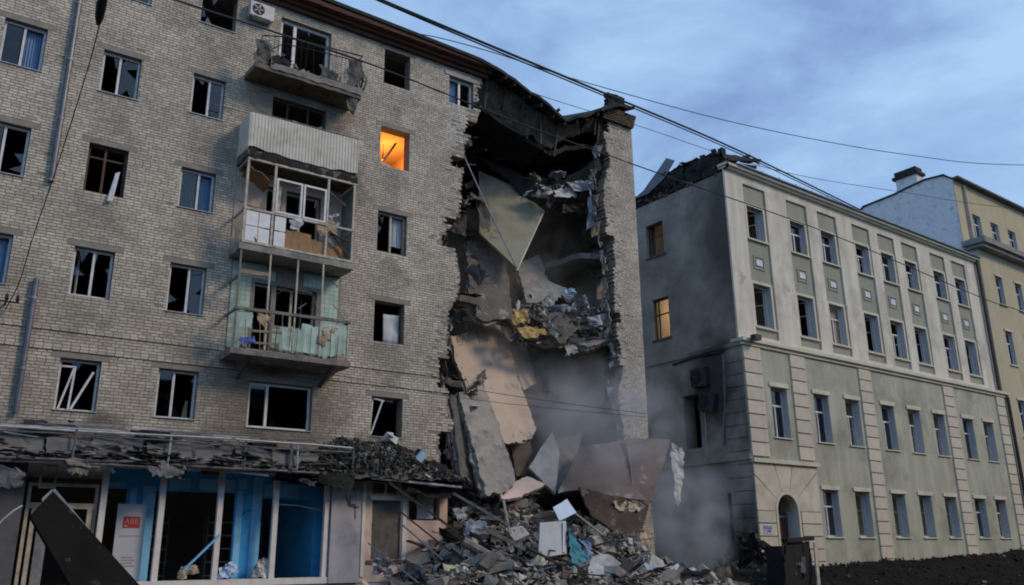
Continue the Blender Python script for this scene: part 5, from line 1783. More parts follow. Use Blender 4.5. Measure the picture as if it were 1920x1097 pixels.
for z in (0.4, 5.4, 10.4, 15.2, 21.0):
    MB().box(YX+.6, YX+26, .55, 6, z-.2, z).build('floor_slab', 'concrete', YEL)
MB().box(YX+.6, YX+26, 4.5, 4.7, 0, 26).build('spine_wall', 'room_wall', YEL)

WHERE = {'planks on the rubble heap': ('splintered plank', 'on the rubble heap'), 'concrete chunks on the heap': ('concrete chunk', 'on the rubble heap'),
         'sheet scraps on the heap': ('crumpled sheet scrap', 'on the rubble heap'), 'charred timbers under the roof': ('timber', 'under the sagging roof'),
         'roofing felt on the canopy end': ('crumpled roofing felt', 'on the canopy end'), 'boards on the middle floor': ('splintered board', 'on the collapsed middle floor'),
         'torn sheets on the middle floor': ('torn sheet', 'on the collapsed middle floor'), 'torn sheets on the sagging slab': ('torn sheet', 'on the sagging slab'), 'torn linings by the brick edge': ('torn lining', 'by the brick edge'), 'torn linings by the pier': ('torn lining', 'beside the pier'), 'flakes by the lower brick edge': ('plaster flake', 'by the lower brick edge'), 'rods from slab edges': ('bent reinforcing rod', 'on the slab edges'), 'rods over the peach slab': ('reinforcing rod', 'over the peach slab'), 'charred beams in the gap': ('beam', 'by the gable corner')}
# ================================================================== COLLAPSE
random.seed(21)
def backing(o, pts, th, m_):
    n = (pts[1]-pts[0]).cross(pts[2]-pts[0]).normalized()
    if n.dot(FW) < 0:
        n = -n
    c = sum(pts, Vector())/len(pts)
    for k, (sc, off, mm, tt) in enumerate(((1.015, th+.012, m_, .1), (.985, th+.125, 'red_brick_wreck', .09))):
        t = MB().poly([c+(p-c)*sc+n*off for p in pts], tt, .11, .16)
        t.v = [tuple(Vector(v_)-o.location) for v_ in t.v]
        t.build('backing_layer', mm, o)
def plate(name, pix, th, m_, label, cat, jag=.05, seg=.25, group=None):
    if name in ('peach_wall', 'grey_slab', 'hanging_slab', 'dark_slab', 'collapsed_floor', 'leaning_slab'):
        o = MB().poly([P(*q) for q in pix], th*.5, jag, seg).build(name, m_, label=label, cat=cat, group=group)
        backing(o, [P(*q) for q in pix], th*.5, 'concrete')
        return o
    return MB().poly([P(*q) for q in pix], th, jag, seg).build(name, m_, label=label, cat=cat, group=group)
plate('ceiling_panel', [(897, 322, 3.2), (955, 350, 2.6), (1019, 396, 1.6), (968, 506, .8), (930, 470, 1.4), (898, 440, 1.9)], .1, 'plaster_olive', 'pale olive ceiling panel hanging point down inside the collapsed corner', 'panel', .012, .4)
p0, p1, p2 = P(1019, 396, 1.55), P(968, 507, .75), P(955, 350, 2.5)
MB().bar(p0, p1, .09, .07).build('panel_edge_lath', 'felt_white', label='pale lath along the lower edge of the hanging olive panel', cat='lath')
MB().tube([P(866, 284, .3), P(905, 370, .5), P(942, 446, .6), P(968, 500, .6)], .03, 6).build('hanging_pipe', 'metal_pale', label='thin pale pipe hanging across the olive panel in the gap', cat='pipe')
plate('sagging_slab', [(880, 300, 3.5), (955, 320, 2.5), (1030, 352, 1.2), (1120, 300, .7), (1128, 325, .8), (1088, 372, .9), (1020, 398, 1.3), (950, 345, 2.8)], .25, 'soot', 'dark sooty slab sagging under the broken roof', 'slab', .08)
plate('hanging_slab', [(872, 455, 2.5), (938, 462, 2.4), (962, 600, .8), (905, 605, .8), (880, 592, 1.0)], .22, 'slab_brown', 'grey brown concrete slab hanging left below the olive panel', 'slab', .11, .18)
plate('hanging_slab', [(966, 500, 2.6), (1008, 478, 3.2), (1036, 560, 1.4), (986, 572, 1.2)], .2, 'concrete', 'narrow grey slab leaning behind the tip of the olive panel', 'slab', .09, .18)
plate('hanging_slab', [(1022, 528, 2.2), (1075, 548, 1.6), (1060, 585, 1.2), (1020, 575, 1.4)], .15, 'concrete_pale', 'small pale slab fragment on the collapsed middle floor', 'slab', .05)
plate('floor_remnant', [(1015, 515, 4.8), (1060, 488, 4.2), (1118, 458, 1.8), (1130, 482, 1.6), (1080, 505, 3.0), (1035, 522, 4.4)], .2, 'red_brick_wreck', 'reddish broken floor edge clinging to the gable wall', 'slab', .06)
plate('collapsed_floor', [(1035, 600, 1.6), (1075, 572, 2.2), (1150, 612, .8), (1152, 640, .6), (1100, 655, .4), (1045, 632, .9)], .25, 'concrete', 'grey floor slab lying broken against the pier', 'slab', .07)
plate('collapsed_floor', [(1010, 585, 1.0), (1060, 590, .8), (1082, 622, .3), (1050, 648, .2), (1018, 615, .7)], .2, 'concrete_dark', 'dark grey slab piece in the middle of the collapsed floor', 'slab', .06)
# peach wall panel, its shaded return and the grey slab in front
plate('peach_wall', [(846, 628, 1.3), (928, 612, 2.3), (962, 690, 1.5), (1007, 800, .5), (998, 822, .3), (975, 832, .3), (940, 833, .2), (912, 780, .5), (868, 738, .8)], .18, 'plaster_peach', 'big peach painted wall slab leaning in the middle of the collapse', 'wall slab', .09, .2)
plate('peach_return', [(930, 612, 2.25), (962, 628, 3.4), (984, 648, 3.2), (1002, 720, 2.2), (972, 738, 1.2), (960, 690, 1.45)], .16, 'plaster_peach', 'shaded side of the peach slab turned towards the gable', 'wall slab', .04)
MB().bar(P(984, 652, 3.1), P(1000, 716, 2.2), .1, .08).build('white_jamb', 'felt_white', label='white door jamb along the right side of the peach slab', cat='jamb')
plate('grey_slab', [(858, 738, .5), (905, 733, .8), (935, 800, .2), (962, 905, -.6), (948, 925, -.8), (905, 930, -.9), (880, 830, -.2)], .24, 'slab_grey', 'long grey concrete slab sliding down in front of the peach slab', 'slab', .09, .17)
plate('dark_slab', [(842, 740, .3), (862, 745, .9), (900, 920, -.2), (858, 905, -.5)], .2, 'concrete_dark', 'dark slab wedged between the brick edge and the grey slab', 'slab', .05)
plate('tilted_plate', [(988, 880, .3), (1034, 810, 1.0), (1046, 850, .6), (1040, 928, -.3)], .1, 'concrete_pale', 'pale triangular concrete plate standing on the rubble', 'plate', .02)
plate('tilted_plate', [(1040, 828, 1.2), (1092, 812, 1.5), (1066, 900, .3), (1040, 926, 0)], .08, 'concrete', 'grey triangular plate behind the brown panel', 'plate', .02)
plate('tilted_plate', [(952, 828, 1.2), (990, 822, 1.6), (1000, 890, .8), (965, 895, .5)], .1, 'plaster_brown', 'brown wall fragment below the peach slab', 'plate', .04)
plate('pink_fragment', [(930, 920, -.6), (985, 898, -.2), (1020, 912, -.5), (975, 938, -.9), (938, 940, -.9)], .12, 'shop_pink', 'pinkish wall fragment lying at the foot of the grey slab', 'fragment', .05)
# brown sheets leaning on the pier
plate('brown_panel', [(1086, 842, .2), (1172, 822, 0), (1216, 950, -1.1), (1085, 915, -.9), (1044, 928, -.7)], .07, 'panel_brown', 'large brown sheet leaning over the rubble below the pier', 'sheet', .03)
plate('brown_panel', [(1172, 824, -.1), (1256, 826, -.6), (1244, 870, -.9), (1214, 952, -1.3), (1188, 935, -1.1)], .07, 'panel_brown', 'reddish brown sheet with torn right edge at the foot of the pier', 'sheet', .03)
plate('brown_panel', [(1082, 916, -1.0), (1140, 928, -1.2), (1214, 952, -1.4), (1194, 1016, -1.8), (1150, 1000, -1.7), (1105, 965, -1.4)], .08, 'panel_darkbrown', 'dark brown crumpled sheet hanging below the larger brown one', 'sheet', .05)
MB().sheet([P(1150, 940, -1.45), P(1178, 936, -1.45), P(1206, 955, -1.5), P(1160, 962, -1.5)], 8, 6, .1, .02, 3, .08).build('insulation_tuft', 'insulation', label='tuft of pale insulation caught on the dark brown sheet', cat='insulation')
t = MB()
t.sheet([P(1257, 832, -.7), P(1282, 842, -.7), P(1281, 905, -.7), P(1262, 900, -.7)], 6, 10, .05, .015, 3, .05)
t.sheet([P(1264, 895, -.7), P(1279, 900, -.7), P(1273, 950, -.72), P(1265, 945, -.72)], 4, 6, .04, .015, 3, .03)
t.build('white_tatter', 'felt_white', label='white tattered strip hanging off the brown sheet edge', cat='tatter')
# scraps on the upper floor
def scraps(lst):
    for (nm, u, v, d, su, sv, mt, lb, ct) in lst:
        r_ = lambda: random.uniform(-.18, .18)
        c = [(u-su, v-sv*.7), (u+su*.8, v-sv), (u+su, v+sv*.8), (u-su*.8, v+sv)]
        MB().sheet([P(a+random.uniform(-su*.3, su*.3), b+random.uniform(-sv*.3, sv*.3), d+r_()) for a, b in c], 8, 6, .1, .03, 2.5, .06).build(nm, mt, label=lb, cat=ct)
scraps([
 ('torn_sheet', 1062, 362, .7, 22, 12, 'felt_white', 'white torn sheet hanging from the sagging slab', 'sheet'),
 ('torn_sheet', 1095, 348, .6, 26, 9, 'door_grey', 'grey torn sheet drooping beside the pier under the roof', 'sheet'),
 ('torn_sheet', 1020, 360, 1.1, 18, 10, 'sheet_roof', 'blue grey scrap on the sagging slab', 'scrap'),
 ('torn_sheet', 1075, 388, .8, 26, 9, 'wood_dark', 'dark brown scrap hanging below the white torn sheet', 'scrap'),
 ('torn_sheet', 1110, 400, .6, 9, 30, 'door_grey', 'long grey rag hanging beside the pier', 'rag'),
 ('yellow_insulation', 975, 592, .3, 16, 14, 'yellow_foam', 'yellow orange foam lump left on the collapsed floor', 'insulation'),
 ('yellow_insulation', 1003, 622, .1, 26, 8, 'yellow_foam', 'bright yellow foam strip under the dark beam', 'insulation'),
 ('dark_furniture', 992, 606, .5, 24, 14, 'wood_dark', 'dark broken furniture between the yellow foam pieces', 'furniture'),
 ('dark_furniture', 1012, 645, .3, 26, 9, 'charred', 'charred board below the yellow foam', 'board'),
 ('white_cloth', 1068, 551, 1.2, 9, 9, 'sheet_lightblue', 'pale bluish cloth lying on the collapsed middle floor', 'cloth'),
 ('white_cloth', 1016, 583, .6, 10, 6, 'insulation', 'small cream scrap beside the yellow foam', 'scrap'),
 ('grey_board', 1048, 576, .9, 34, 6, 'door_grey', 'grey board bridging the middle of the collapse', 'board'),
 ('torn_sheet', 1118, 600, .3, 16, 10, 'door_grey', 'grey torn sheet against the pier at the middle floor', 'sheet'),
 ('torn_sheet', 1100, 625, .2, 26, 10, 'charred', 'black torn sheet on the floor slab by the pier', 'sheet'),
 ('torn_sheet', 1068, 655, .2, 12, 10, 'concrete_pale', 'pale plaster flake hanging under the floor slab', 'plaster'),
 ('dark_debris', 872, 590, .3, 26, 16, 'charred', 'black burnt boards at the top of the peach slab', 'board'),
 ('dark_debris', 860, 420, .4, 14, 24, 'wood_dark', 'brown torn boards behind the brick edge', 'board'),
 ('dark_debris', 905, 395, 1.5, 14, 40, 'concrete_dark', 'dark torn lining beside the hanging pipe', 'lining'),
])
for k in range(9):
    u = 848+k*6+random.uniform(-2, 2)
    MB().tube([P(u, 600, .4), P(u+random.uniform(-3, 3), 612, .35), P(u+random.uniform(-6, 6), random.uniform(622, 645), .3)], .014, 4).build('rebar', 'wire', label='bent reinforcing rod dangling over the peach slab', cat='rebar', group='rods over the peach slab')
for k, (u, v, d) in enumerate(((862, 737, .5), (878, 735, .6), (893, 734, .7), (904, 733, .8), (940, 610, 2.0), (965, 502, 2.5), (985, 488, 2.8), (1150, 615, .7), (1152, 630, .6), (1045, 640, .7))):
    a = P(u, v, d)
    MB().tube([a, a+Vector((random.uniform(-.1, .1), random.uniform(-.15, .05), random.uniform(.1, .25))), a+Vector((random.uniform(-.3, .3), random.uniform(-.3, .1), random.uniform(.2, .55)))], .013, 4).build('rebar', 'wire', label='bent reinforcing rod sticking out of a broken slab edge', cat='rebar', group='rods from slab edges')
# planks and rods in the hole
def sticks(n, ur, vr, dr, L, mats, label, cat, group, name='plank', w=(.04, .12), th=(.02, .05), rise=.6):
    for i in range(n):
        u, v = random.uniform(*ur), random.uniform(*vr)
        a = P(u, v, random.uniform(*dr))
        dv = Vector((random.uniform(-1, 1), random.uniform(-.6, .6), random.uniform(-rise, rise))).normalized()*random.uniform(*L)
        MB().bar(a-dv/2, a+dv/2, random.uniform(*w), random.uniform(*th)).build(name, random.choice(mats), label=label, cat=cat, group=group)
sticks(14, (955, 1145), (560, 650), (.2, 1.4), (.4, 1.1), ['wood_dark', 'wood_grey', 'metal_grey', 'wood'], 'splintered board end on the collapsed middle floor by the pier', 'board', 'boards on the middle floor', 'splintered_board')
sticks(12, (890, 1120), (230, 320), (.6, 2.5), (.8, 2.2), ['charred', 'wood_dark', 'soot'], 'charred timber hanging under the sagging roof', 'timber', 'charred timbers under the roof', 'charred_timber', (.06, .14), (.05, .1))
def clutter(n, ur, vr, dr, mats, label, cat, group, name, s_rng=(.15, .5), amp=.09):
    for i in range(n):
        c = P(random.uniform(*ur), random.uniform(*vr), random.uniform(*dr))
        s_ = random.uniform(*s_rng)
        M = flat_rot(1.3)
        MB().sheet([c+M @ Vector((-s_, -s_*.6, 0)), c+M @ Vector((s_, -s_*.7, .05)), c+M @ Vector((s_*.8, s_*.6, 0)), c+M @ Vector((-s_*.7, s_*.7, .05))], 7, 6, amp, .02, 2.6, .07).build(name, random.choice(mats), label=label, cat=cat, group=group)
clutter(16, (960, 1140), (552, 640), (.1, 1.6), ['sheet_grey', 'door_grey', 'wood_dark', 'concrete', 'charred', 'felt_white', 'wood_grey'], 'torn sheet', 'sheet', 'torn sheets on the middle floor', 'torn_sheet')
clutter(14, (985, 1130), (325, 395), (.3, 2.2), ['sheet_grey', 'charred', 'wood_dark', 'felt_white', 'soot', 'door_grey'], 'torn sheet', 'sheet', 'torn sheets on the sagging slab', 'torn_sheet', (.15, .42))
clutter(9, (868, 900), (290, 560), (.4, 2.2), ['wood_dark', 'charred', 'slab_brown', 'sheet_grey'], 'torn lining', 'lining', 'torn linings by the brick edge', 'torn_lining_sheet', (.15, .45))
clutter(12, (1090, 1150), (390, 520), (.5, 2.6), ['door_grey', 'plaster_brown', 'red_brick_wreck', 'lintel', 'sheet_grey'], 'torn lining', 'lining', 'torn linings by the pier', 'torn_lining_sheet', (.1, .35))
clutter(10, (842, 905), (700, 880), (.0, .9), ['concrete', 'wood_dark', 'felt_white', 'slab_brown', 'sheet_grey'], 'plaster flake', 'plaster', 'flakes by the lower brick edge', 'plaster_flake', (.1, .3))
t = MB()
for i in range(900):
    r_ = random.random()
    if r_ < .5:
        c = P(random.uniform(958, 1152), random.uniform(575, 645), random.uniform(.2, 1.8))
    elif r_ < .58:
        u_ = random.uniform(1015, 1122)
        c = P(u_, interp([(1010, 352), (1035, 360), (1120, 312)], u_)+random.uniform(-4, 16), random.uniform(.8, 1.5))
    else:
        u_ = random.uniform(1030, 1125)
        c = P(u_, interp([(1030, 512), (1120, 466)], u_)+random.uniform(-6, 10), interp([(1030, 4.4), (1125, 1.8)], u_))
    s_ = random.uniform(.03, .12)
    t.chunk(c, s_*random.uniform(1, 3), s_, s_*.6)
t.build('floor_debris', 'rubble_mix', label='fine broken debris lying on the collapsed floors', cat='debris', kind='stuff')
plate('floor_layer', [(985, 560, 2.0), (1090, 556, 2.4), (1140, 600, 1.2), (1040, 612, .8)], .12, 'slab_brown', 'brown floor layer under the torn sheets of the middle floor', 'floor layer', .09, .2)
plate('ceiling_layer', [(960, 330, 2.6), (1060, 345, 1.6), (1115, 318, 1.0), (1120, 345, 1.0), (1060, 380, 1.2), (1000, 372, 1.8)], .05, 'attic_brown', 'torn brown ceiling layer drooping below the sooty slab', 'ceiling layer', .1, .2)
plate('leaning_slab', [(1000, 640, 3.6), (1060, 655, 3.0), (1075, 740, 1.6), (1010, 735, 2.0)], .2, 'slab_brown', 'dim slab leaning at the back behind the dust', 'slab', .08, .2)
plate('leaning_slab', [(1085, 650, 2.6), (1135, 645, 1.6), (1130, 760, 1.0), (1095, 755, 1.6)], .15, 'plaster_olive', 'olive wall slab leaning on the gable behind the dust', 'slab', .08, .2)
# ragged lining along both broken edges
for side in (0, 1):
    pts = EDGE if side == 0 else PIL_EDGE
    for i in range(46):
        z = random.uniform(4.5, 19.0) if side == 0 else random.uniform(6.2, 18.5)
        x = interp(pts, z)
        t = MB()
        dx_ = random.uniform(-.05, .28) if side == 0 else -random.uniform(-.05, .25)
        h_ = random.uniform(.15, .7)
        t.sheet([(x+dx_, D+.25, z), (x+dx_+random.uniform(-.12, .12), D+.05+random.uniform(0, .3), z+random.uniform(-.05, .05)), (x+dx_+random.uniform(-.1, .1), D+.05+random.uniform(0, .3), z+h_), (x+dx_, D+.4, z+h_)], 3, 5, .05, .03, 3, .04)
        t.v = [(a, b-D, c) for a, b, c in t.v]
        t.build('torn_lining', random.choice(['felt_white', 'concrete', 'concrete_pale', 'plaster_brown', 'lintel', 'lintel'] if side else ['felt_white', 'concrete', 'plaster_brown', 'concrete_dark', 'lintel']), APT)

# ---- rubble heap
def heap(x, y):
    """height of the rubble heap; x, y in world metres, y measured from the front"""
    a = 3.75*math.exp(-((x-17.4)/3.3)**2-((y-.7)/2.6)**2)
    b = 2.4*math.exp(-((x-21.3)/2.6)**2-((y+.6)/2.6)**2)
    c = 1.15*math.exp(-((x-15.5)/4.0)**2-((y+3.5)/2.2)**2)
    d_ = 1.0*math.exp(-((x-20.0)/4.0)**2-((y+4.0)/2.2)**2)
    n_ = .35*noise.noise(Vector((x*.8, y*.8, 1.3)))+.18*noise.noise(Vector((x*2.3, y*2.3, 7)))
    return max(a, b*.95+.25*a, c, d_)+.25*min(a, b)+n_*min(1, a+b+c+d_)
t = MB()
nx, ny = 90, 66
x0, x1, y0, y1 = 11.0, 27.0, -7.0, 5.5
vs2 = []
for j in range(ny+1):
    for i in range(nx+1):
        x, y = x0+(x1-x0)*i/nx, y0+(y1-y0)*j/ny
        vs2.append((x, D+y, heap(x, y)-.02))
t.add(vs2, [(j*(nx+1)+i, j*(nx+1)+i+1, (j+1)*(nx+1)+i+1, (j+1)*(nx+1)+i) for j in range(ny) for i in range(nx)])
t.build('rubble_heap', 'soil', label='dusty core of the rubble heap under the collapsed corner', cat='rubble', kind='stuff')
t = MB()
for i in range(9000):
    x, y = random.gauss(18.5, 3.6), random.uniform(-6.5, 3.0)
    if not 11 < x < 26.5 or (x > 24 and random.random() < .6):
        continue
    h_ = heap(x, y)
    if h_ < .12 and random.random() < .6:
        continue
    s_ = .05+.24*random.random()**3
    r_ = random.random()
    if r_ < .55:
        t.chunk((x, D+y, h_+s_*.2), s_*random.uniform(.8, 1.6), s_, s_*random.uniform(.4, .9))
    elif r_ < .8:
        t.chunk((x, D+y, h_+.04), s_*random.uniform(1, 2.6), s_*1.2, .02, flat_rot(.7))
    else:
        t.chunk((x, D+y, h_+.06), random.uniform(.3, .9), .03+.03*random.random(), .02, flat_rot(.5), .1)
for i in range(1500):
    x, y = random.gauss(18.5, 3.4), random.uniform(-6, 2)
    t.chunk((x, D+y, heap(x, y)+.04), .24, .115, .07, None, .06)
t.build('rubble', 'rubble_mix', label='loose broken brick plaster and splinters over the rubble heap', cat='rubble', kind='stuff')
def on_heap(x, y, up=.05): return Vector((x, D+y, heap(x, y)+up))
# larger countable pieces
for i in range(76):
    x, y = min(random.gauss(18.1, 3.0), 24.3), random.uniform(-5.5, 1.2)
    c = on_heap(x, y, .22)
    L = random.uniform(1.0, 3.4)
    dv = (Matrix.Rotation(random.uniform(0, 6.28), 3, 'Z') @ Vector((1, 0, random.uniform(-.45, .45)))).normalized()*L/2
    MB().bar(c-dv, c+dv, random.uniform(.06, .16), random.uniform(.03, .06)).build('plank', random.choice(['wood', 'wood_grey', 'wood_dark', 'wood_grey']), label='splintered plank lying on the rubble heap', cat='plank', group='planks on the rubble heap')
for i in range(70):
    x, y = min(random.gauss(18.3, 3.0), 24.3), random.uniform(-5.5, 1.0)
    c = on_heap(x, y, .08)
    MB().chunk(c, random.uniform(.3, 1.0), random.uniform(.25, .7), random.uniform(.12, .36), flat_rot(.8), .35).build('concrete_chunk', random.choice(['concrete', 'concrete_pale', 'concrete_dark', 'lintel']), label='broken concrete chunk half sunk in the rubble heap', cat='chunk', group='concrete chunks on the heap')
for i in range(48):
    x, y = min(random.gauss(18.3, 3.0), 24.3), random.uniform(-5.0, 1.0)
    c = on_heap(x, y, .12)
    s_ = random.uniform(.2, .8)
    M = flat_rot(1.1)
    MB().sheet([c+M @ Vector((-s_, -s_*.7, 0)), c+M @ Vector((s_, -s_*.8, .05)), c+M @ Vector((s_*.9, s_*.7, 0)), c+M @ Vector((-s_*.8, s_*.8, .08))], 7, 6, .1, .015, 2.5, .06).build('crumpled_sheet', random.choice(['sheet_grey', 'door_grey', 'felt_white', 'metal_grey', 'insulation', 'concrete_dark']), label='crumpled sheet scrap lying on the rubble heap', cat='sheet', group='sheet scraps on the heap')
# pieces that stand out on the heap
plate('light_blue_sheet', [(1036, 952, -2.0), (1062, 936, -1.8), (1080, 962, -2.0), (1048, 977, -2.2)], .03, 'sheet_lightblue', 'small light blue square sheet on top of the rubble heap', 'sheet', .01)
plate('fallen_door', [(1010, 982, -2.3), (1060, 978, -2.2), (1060, 1040, -2.7), (1008, 1048, -2.9)], .06, 'door_grey', 'grey door leaf slanting in the rubble below the light blue sheet', 'door', .01)
MB().bar(P(1058, 978, -2.35), P(1057, 1036, -2.8), .07, .05).build('door_jamb', 'shop_post', label='pale pinkish jamb along the right edge of the fallen grey door', cat='jamb')
t = MB().sheet([P(1063, 990, -2.5), P(1078, 1000, -2.5), P(1110, 1060, -3.0), P(1070, 1062, -3.0)], 10, 10, .12, .02, 3, .05)
t.build('teal_cloth', 'cloth_teal', label='teal cloth draped on the rubble heap beside the grey door', cat='cloth')
t = MB().sheet([P(1085, 1010, -2.6), P(1104, 1018, -2.6), P(1124, 1055, -2.9), P(1108, 1062, -3.0)], 8, 8, .1, .02, 3, .05)
t.build('violet_blue_cloth', 'cloth_blue', label='violet blue cloth draped right of the teal cloth', cat='cloth')
MB().tube([P(868, 1015, -2.2), P(930, 1050, -2.6), P(1008, 1078, -3.2)], [.16, .15, .17], 10).build('wooden_beam', 'wood_grey', label='thick grey wooden beam sloping across the lower rubble heap', cat='beam')
MB().bar(P(905, 990, -2.0), P(985, 1030, -2.6), .16, .12).build('wooden_beam', 'wood_grey', label='thinner grey beam lying above the thick beam on the heap', cat='beam')
MB().bar(P(850, 925, -.8), P(955, 985, -1.8), .1, .08).build('wooden_beam', 'wood_grey', label='long grey lath sloping from the canopy end onto the heap', cat='beam')
MB().bar(P(944, 938, -1.2), P(956, 1000, -1.8), .08, .05).build('upright_plank', 'lintel', label='upright grey plank stuck in the heap below the pink fragment', cat='plank')
for (a, b, w_, mt, lb) in (((730, 905, -1.3), (860, 1000, -2.2), .09, 'wood_dark', 'upper dark canopy strut sagging in front of the pink shop wall'),
                           ((745, 955, -1.5), (845, 1035, -2.4), .06, 'wood_dark', 'middle dark canopy strut sagging in front of the pink shop wall'),
                           ((755, 985, -1.5), (830, 1050, -2.4), .05, 'metal_grey', 'lower thin grey strut in front of the pink shop wall'),
                           ((690, 1018, -1.2), (790, 1097, -2.2), .05, 'metal_grey', 'grey bar lying slantwise below the pink shop window'),
                           ((845, 1030, -2.5), (940, 1110, -3.4), .12, 'charred', 'black burnt beam at the bottom of the rubble heap'),
                           ((1095, 975, -1.9), (1245, 1097, -3.0), .06, 'wood_grey', 'long grey lath running down the right side of the heap'),
                           ((1078, 962, -1.9), (1130, 1002, -2.2), .06, 'insulation', 'short cream lath beside the light blue sheet'),
                           ((1205, 1062, -2.2), (1262, 1095, -2.8), .07, 'shop_post', 'pale plank end at the right foot of the heap')):
    MB().bar(P(*a), P(*b), w_, w_*.8).build('fallen_strut', mt, label=lb, cat='strut')
scraps([
 ('crumpled_sheet', 862, 965, -1.2, 14, 12, 'door_grey', 'pale grey crumpled sheet beside the pink shop wall', 'sheet'),
 ('crumpled_sheet', 888, 988, -1.6, 20, 12, 'sheet_roof', 'blue grey crumpled sheet at the left top of the heap', 'sheet'),
 ('crumpled_sheet', 715, 1062, -1.6, 22, 18, 'sheet_roof', 'bluish crumpled sheet below the pink shop window', 'sheet'),
 ('insulation_heap', 1035, 1078, -3.0, 22, 16, 'insulation', 'cream insulation lump at the bottom of the heap', 'insulation'),
 ('insulation_heap', 1050, 1088, -3.2, 18, 10, 'yellow_foam', 'yellowish insulation lump at the bottom of the heap', 'insulation'),
 ('insulation_heap', 1125, 1015, -2.2, 26, 14, 'concrete_pale', 'grey fibrous insulation sheet behind the blue cloth', 'insulation'),
 ('wall_paper_piece', 1205, 1022, -1.4, 14, 26, 'plaster_peach', 'tan wall piece standing right of the dark brown sheet', 'wall piece'),
 ('felt_scrap', 850, 1000, -1.9, 22, 14, 'charred', 'black felt scrap at the left shoulder of the heap', 'felt'),
])

# ---- dark rubble berm along the foot of the buildings on the right
def berm(x, y):
    h_ = interp([(24, .9), (27.8, 1.15), (31.3, 1.1), (40, 1.3), (50, 1.6), (75, 2.2)], x)
    prof = math.exp(-((y+2.6)/1.9)**2)
    return h_*prof*(.97+.10*noise.noise(Vector((x*.5, y*.5, 2)))) + .05*noise.noise(Vector((x*2, y*2, 5)))*prof
t = MB()
nx, ny = 170, 26
x0, x1, y0, y1 = 24.0, 75.0, -8.0, 1.0
vs2 = [(x0+(x1-x0)*i/nx, D+y0+(y1-y0)*j/ny+(x0+(x1-x0)*i/nx-32)*math.tan(DA), berm(x0+(x1-x0)*i/nx, y0+(y1-y0)*j/ny)-.03) for j in range(ny+1) for i in range(nx+1)]
t.add(vs2, [(j*(nx+1)+i, j*(nx+1)+i+1, (j+1)*(nx+1)+i+1, (j+1)*(nx+1)+i) for j in range(ny) for i in range(nx)])
t.build('earth_bank', 'soil', label='dark bank of earth and ash along the foot of the green building', cat='earth bank', kind='stuff')
t = MB()
for i in range(3200):
    x, y = random.uniform(24.5, 62), random.uniform(-7, .5)
    h_ = berm(x, y)
    s_ = .02+.09*random.random()**3
    t.chunk((x, D+y+(x-32)*math.tan(DA), h_+s_*.1), s_*random.uniform(.8, 2.2), s_, s_*.5)
t.build('ash_rubble', 'rubble_dark', label='scattered dark rubble over the ash bank on the right', cat='rubble', kind='stuff')
# charred heap in the gap
t = MB()
for i in range(1400):
    y = random.uniform(-1.5, 6)
    x = random.uniform(27.5, 33.5)
    h_ = 2.6*math.exp(-((x-31.3)/1.3)**2-((y-.6)/2.0)**2)*random.random()
    s_ = random.uniform(.06, .3)
    t.chunk((x, D+y, h_), s_*1.6, s_, s_*.6)
t.build('gap_rubble', 'rubble_dark', label='black burnt rubble piled against the dark gable corner', cat='rubble', kind='stuff')
for i in range(14):
    c = Vector((random.uniform(29.5, 32.0), D+random.uniform(-2.5, 1.0), random.uniform(.3, 1.2)))
    dv = Vector((random.uniform(-1, 1), random.uniform(-.5, .5), random.uniform(-.4, .4))).normalized()*random.uniform(.6, 1.2)
    MB().bar(c-dv, c+dv, .1, .06).build('charred_beam', 'charred', label='charred beam in the black rubble by the gable corner', cat='beam', group='charred beams in the gap')

# burnt stand in front of the arched door
kz = P(1492, 1010, -4.9)
ks = empty('burnt_booth', (kz.x, kz.y, 0.0), DA, label='charred booth frame with a hole leaning before the arched door', cat='booth')
for pl in ([(-.78, 0), (-.2, 0), (-.16, 1.0), (-.28, 1.95), (-.6, 1.8), (-.8, 1.2)], [(.33, 0), (.74, 0), (.82, 1.1), (.8, 1.95), (.36, 1.95), (.3, 1.0)], [(-.19, 0), (.32, 0), (.3, .72), (.1, .62), (-.17, .78)], [(-.22, 1.3), (.05, 1.22), (.31, 1.28), (.35, 1.95), (-.27, 1.93)]):
    MB().poly([Vector((x, 0, z)) for x, z in pl], .1, .07, .12).build('panel', 'charred', ks)
MB().bar((-.6, .05, 1.98), (1.0, .05, 2.06), .28, .14).build('cap_board', 'charred', ks)
MB().bar((.98, -.1, 1.9), (.62, -.3, -.1), .17, .05, up=(0, 1, 0)).build('pale_side_board', 'frame_cream', ks)
MB().box(-.18, .05, .14, .2, .8, 1.2).build('yellow_scrap', 'insulation', ks)
MB().sheet([Vector((.1, -.05, .9)), Vector((.32, -.05, .85)), Vector((.3, -.1, 1.4)), Vector((.15, -.05, 1.45))], 4, 6, .03, .01, 3).build('grey_scrap', 'sheet_grey', ks)
MB().box(-.75, -.65, .13, .8, 0, 1.8).build('return_panel', 'charred', ks)

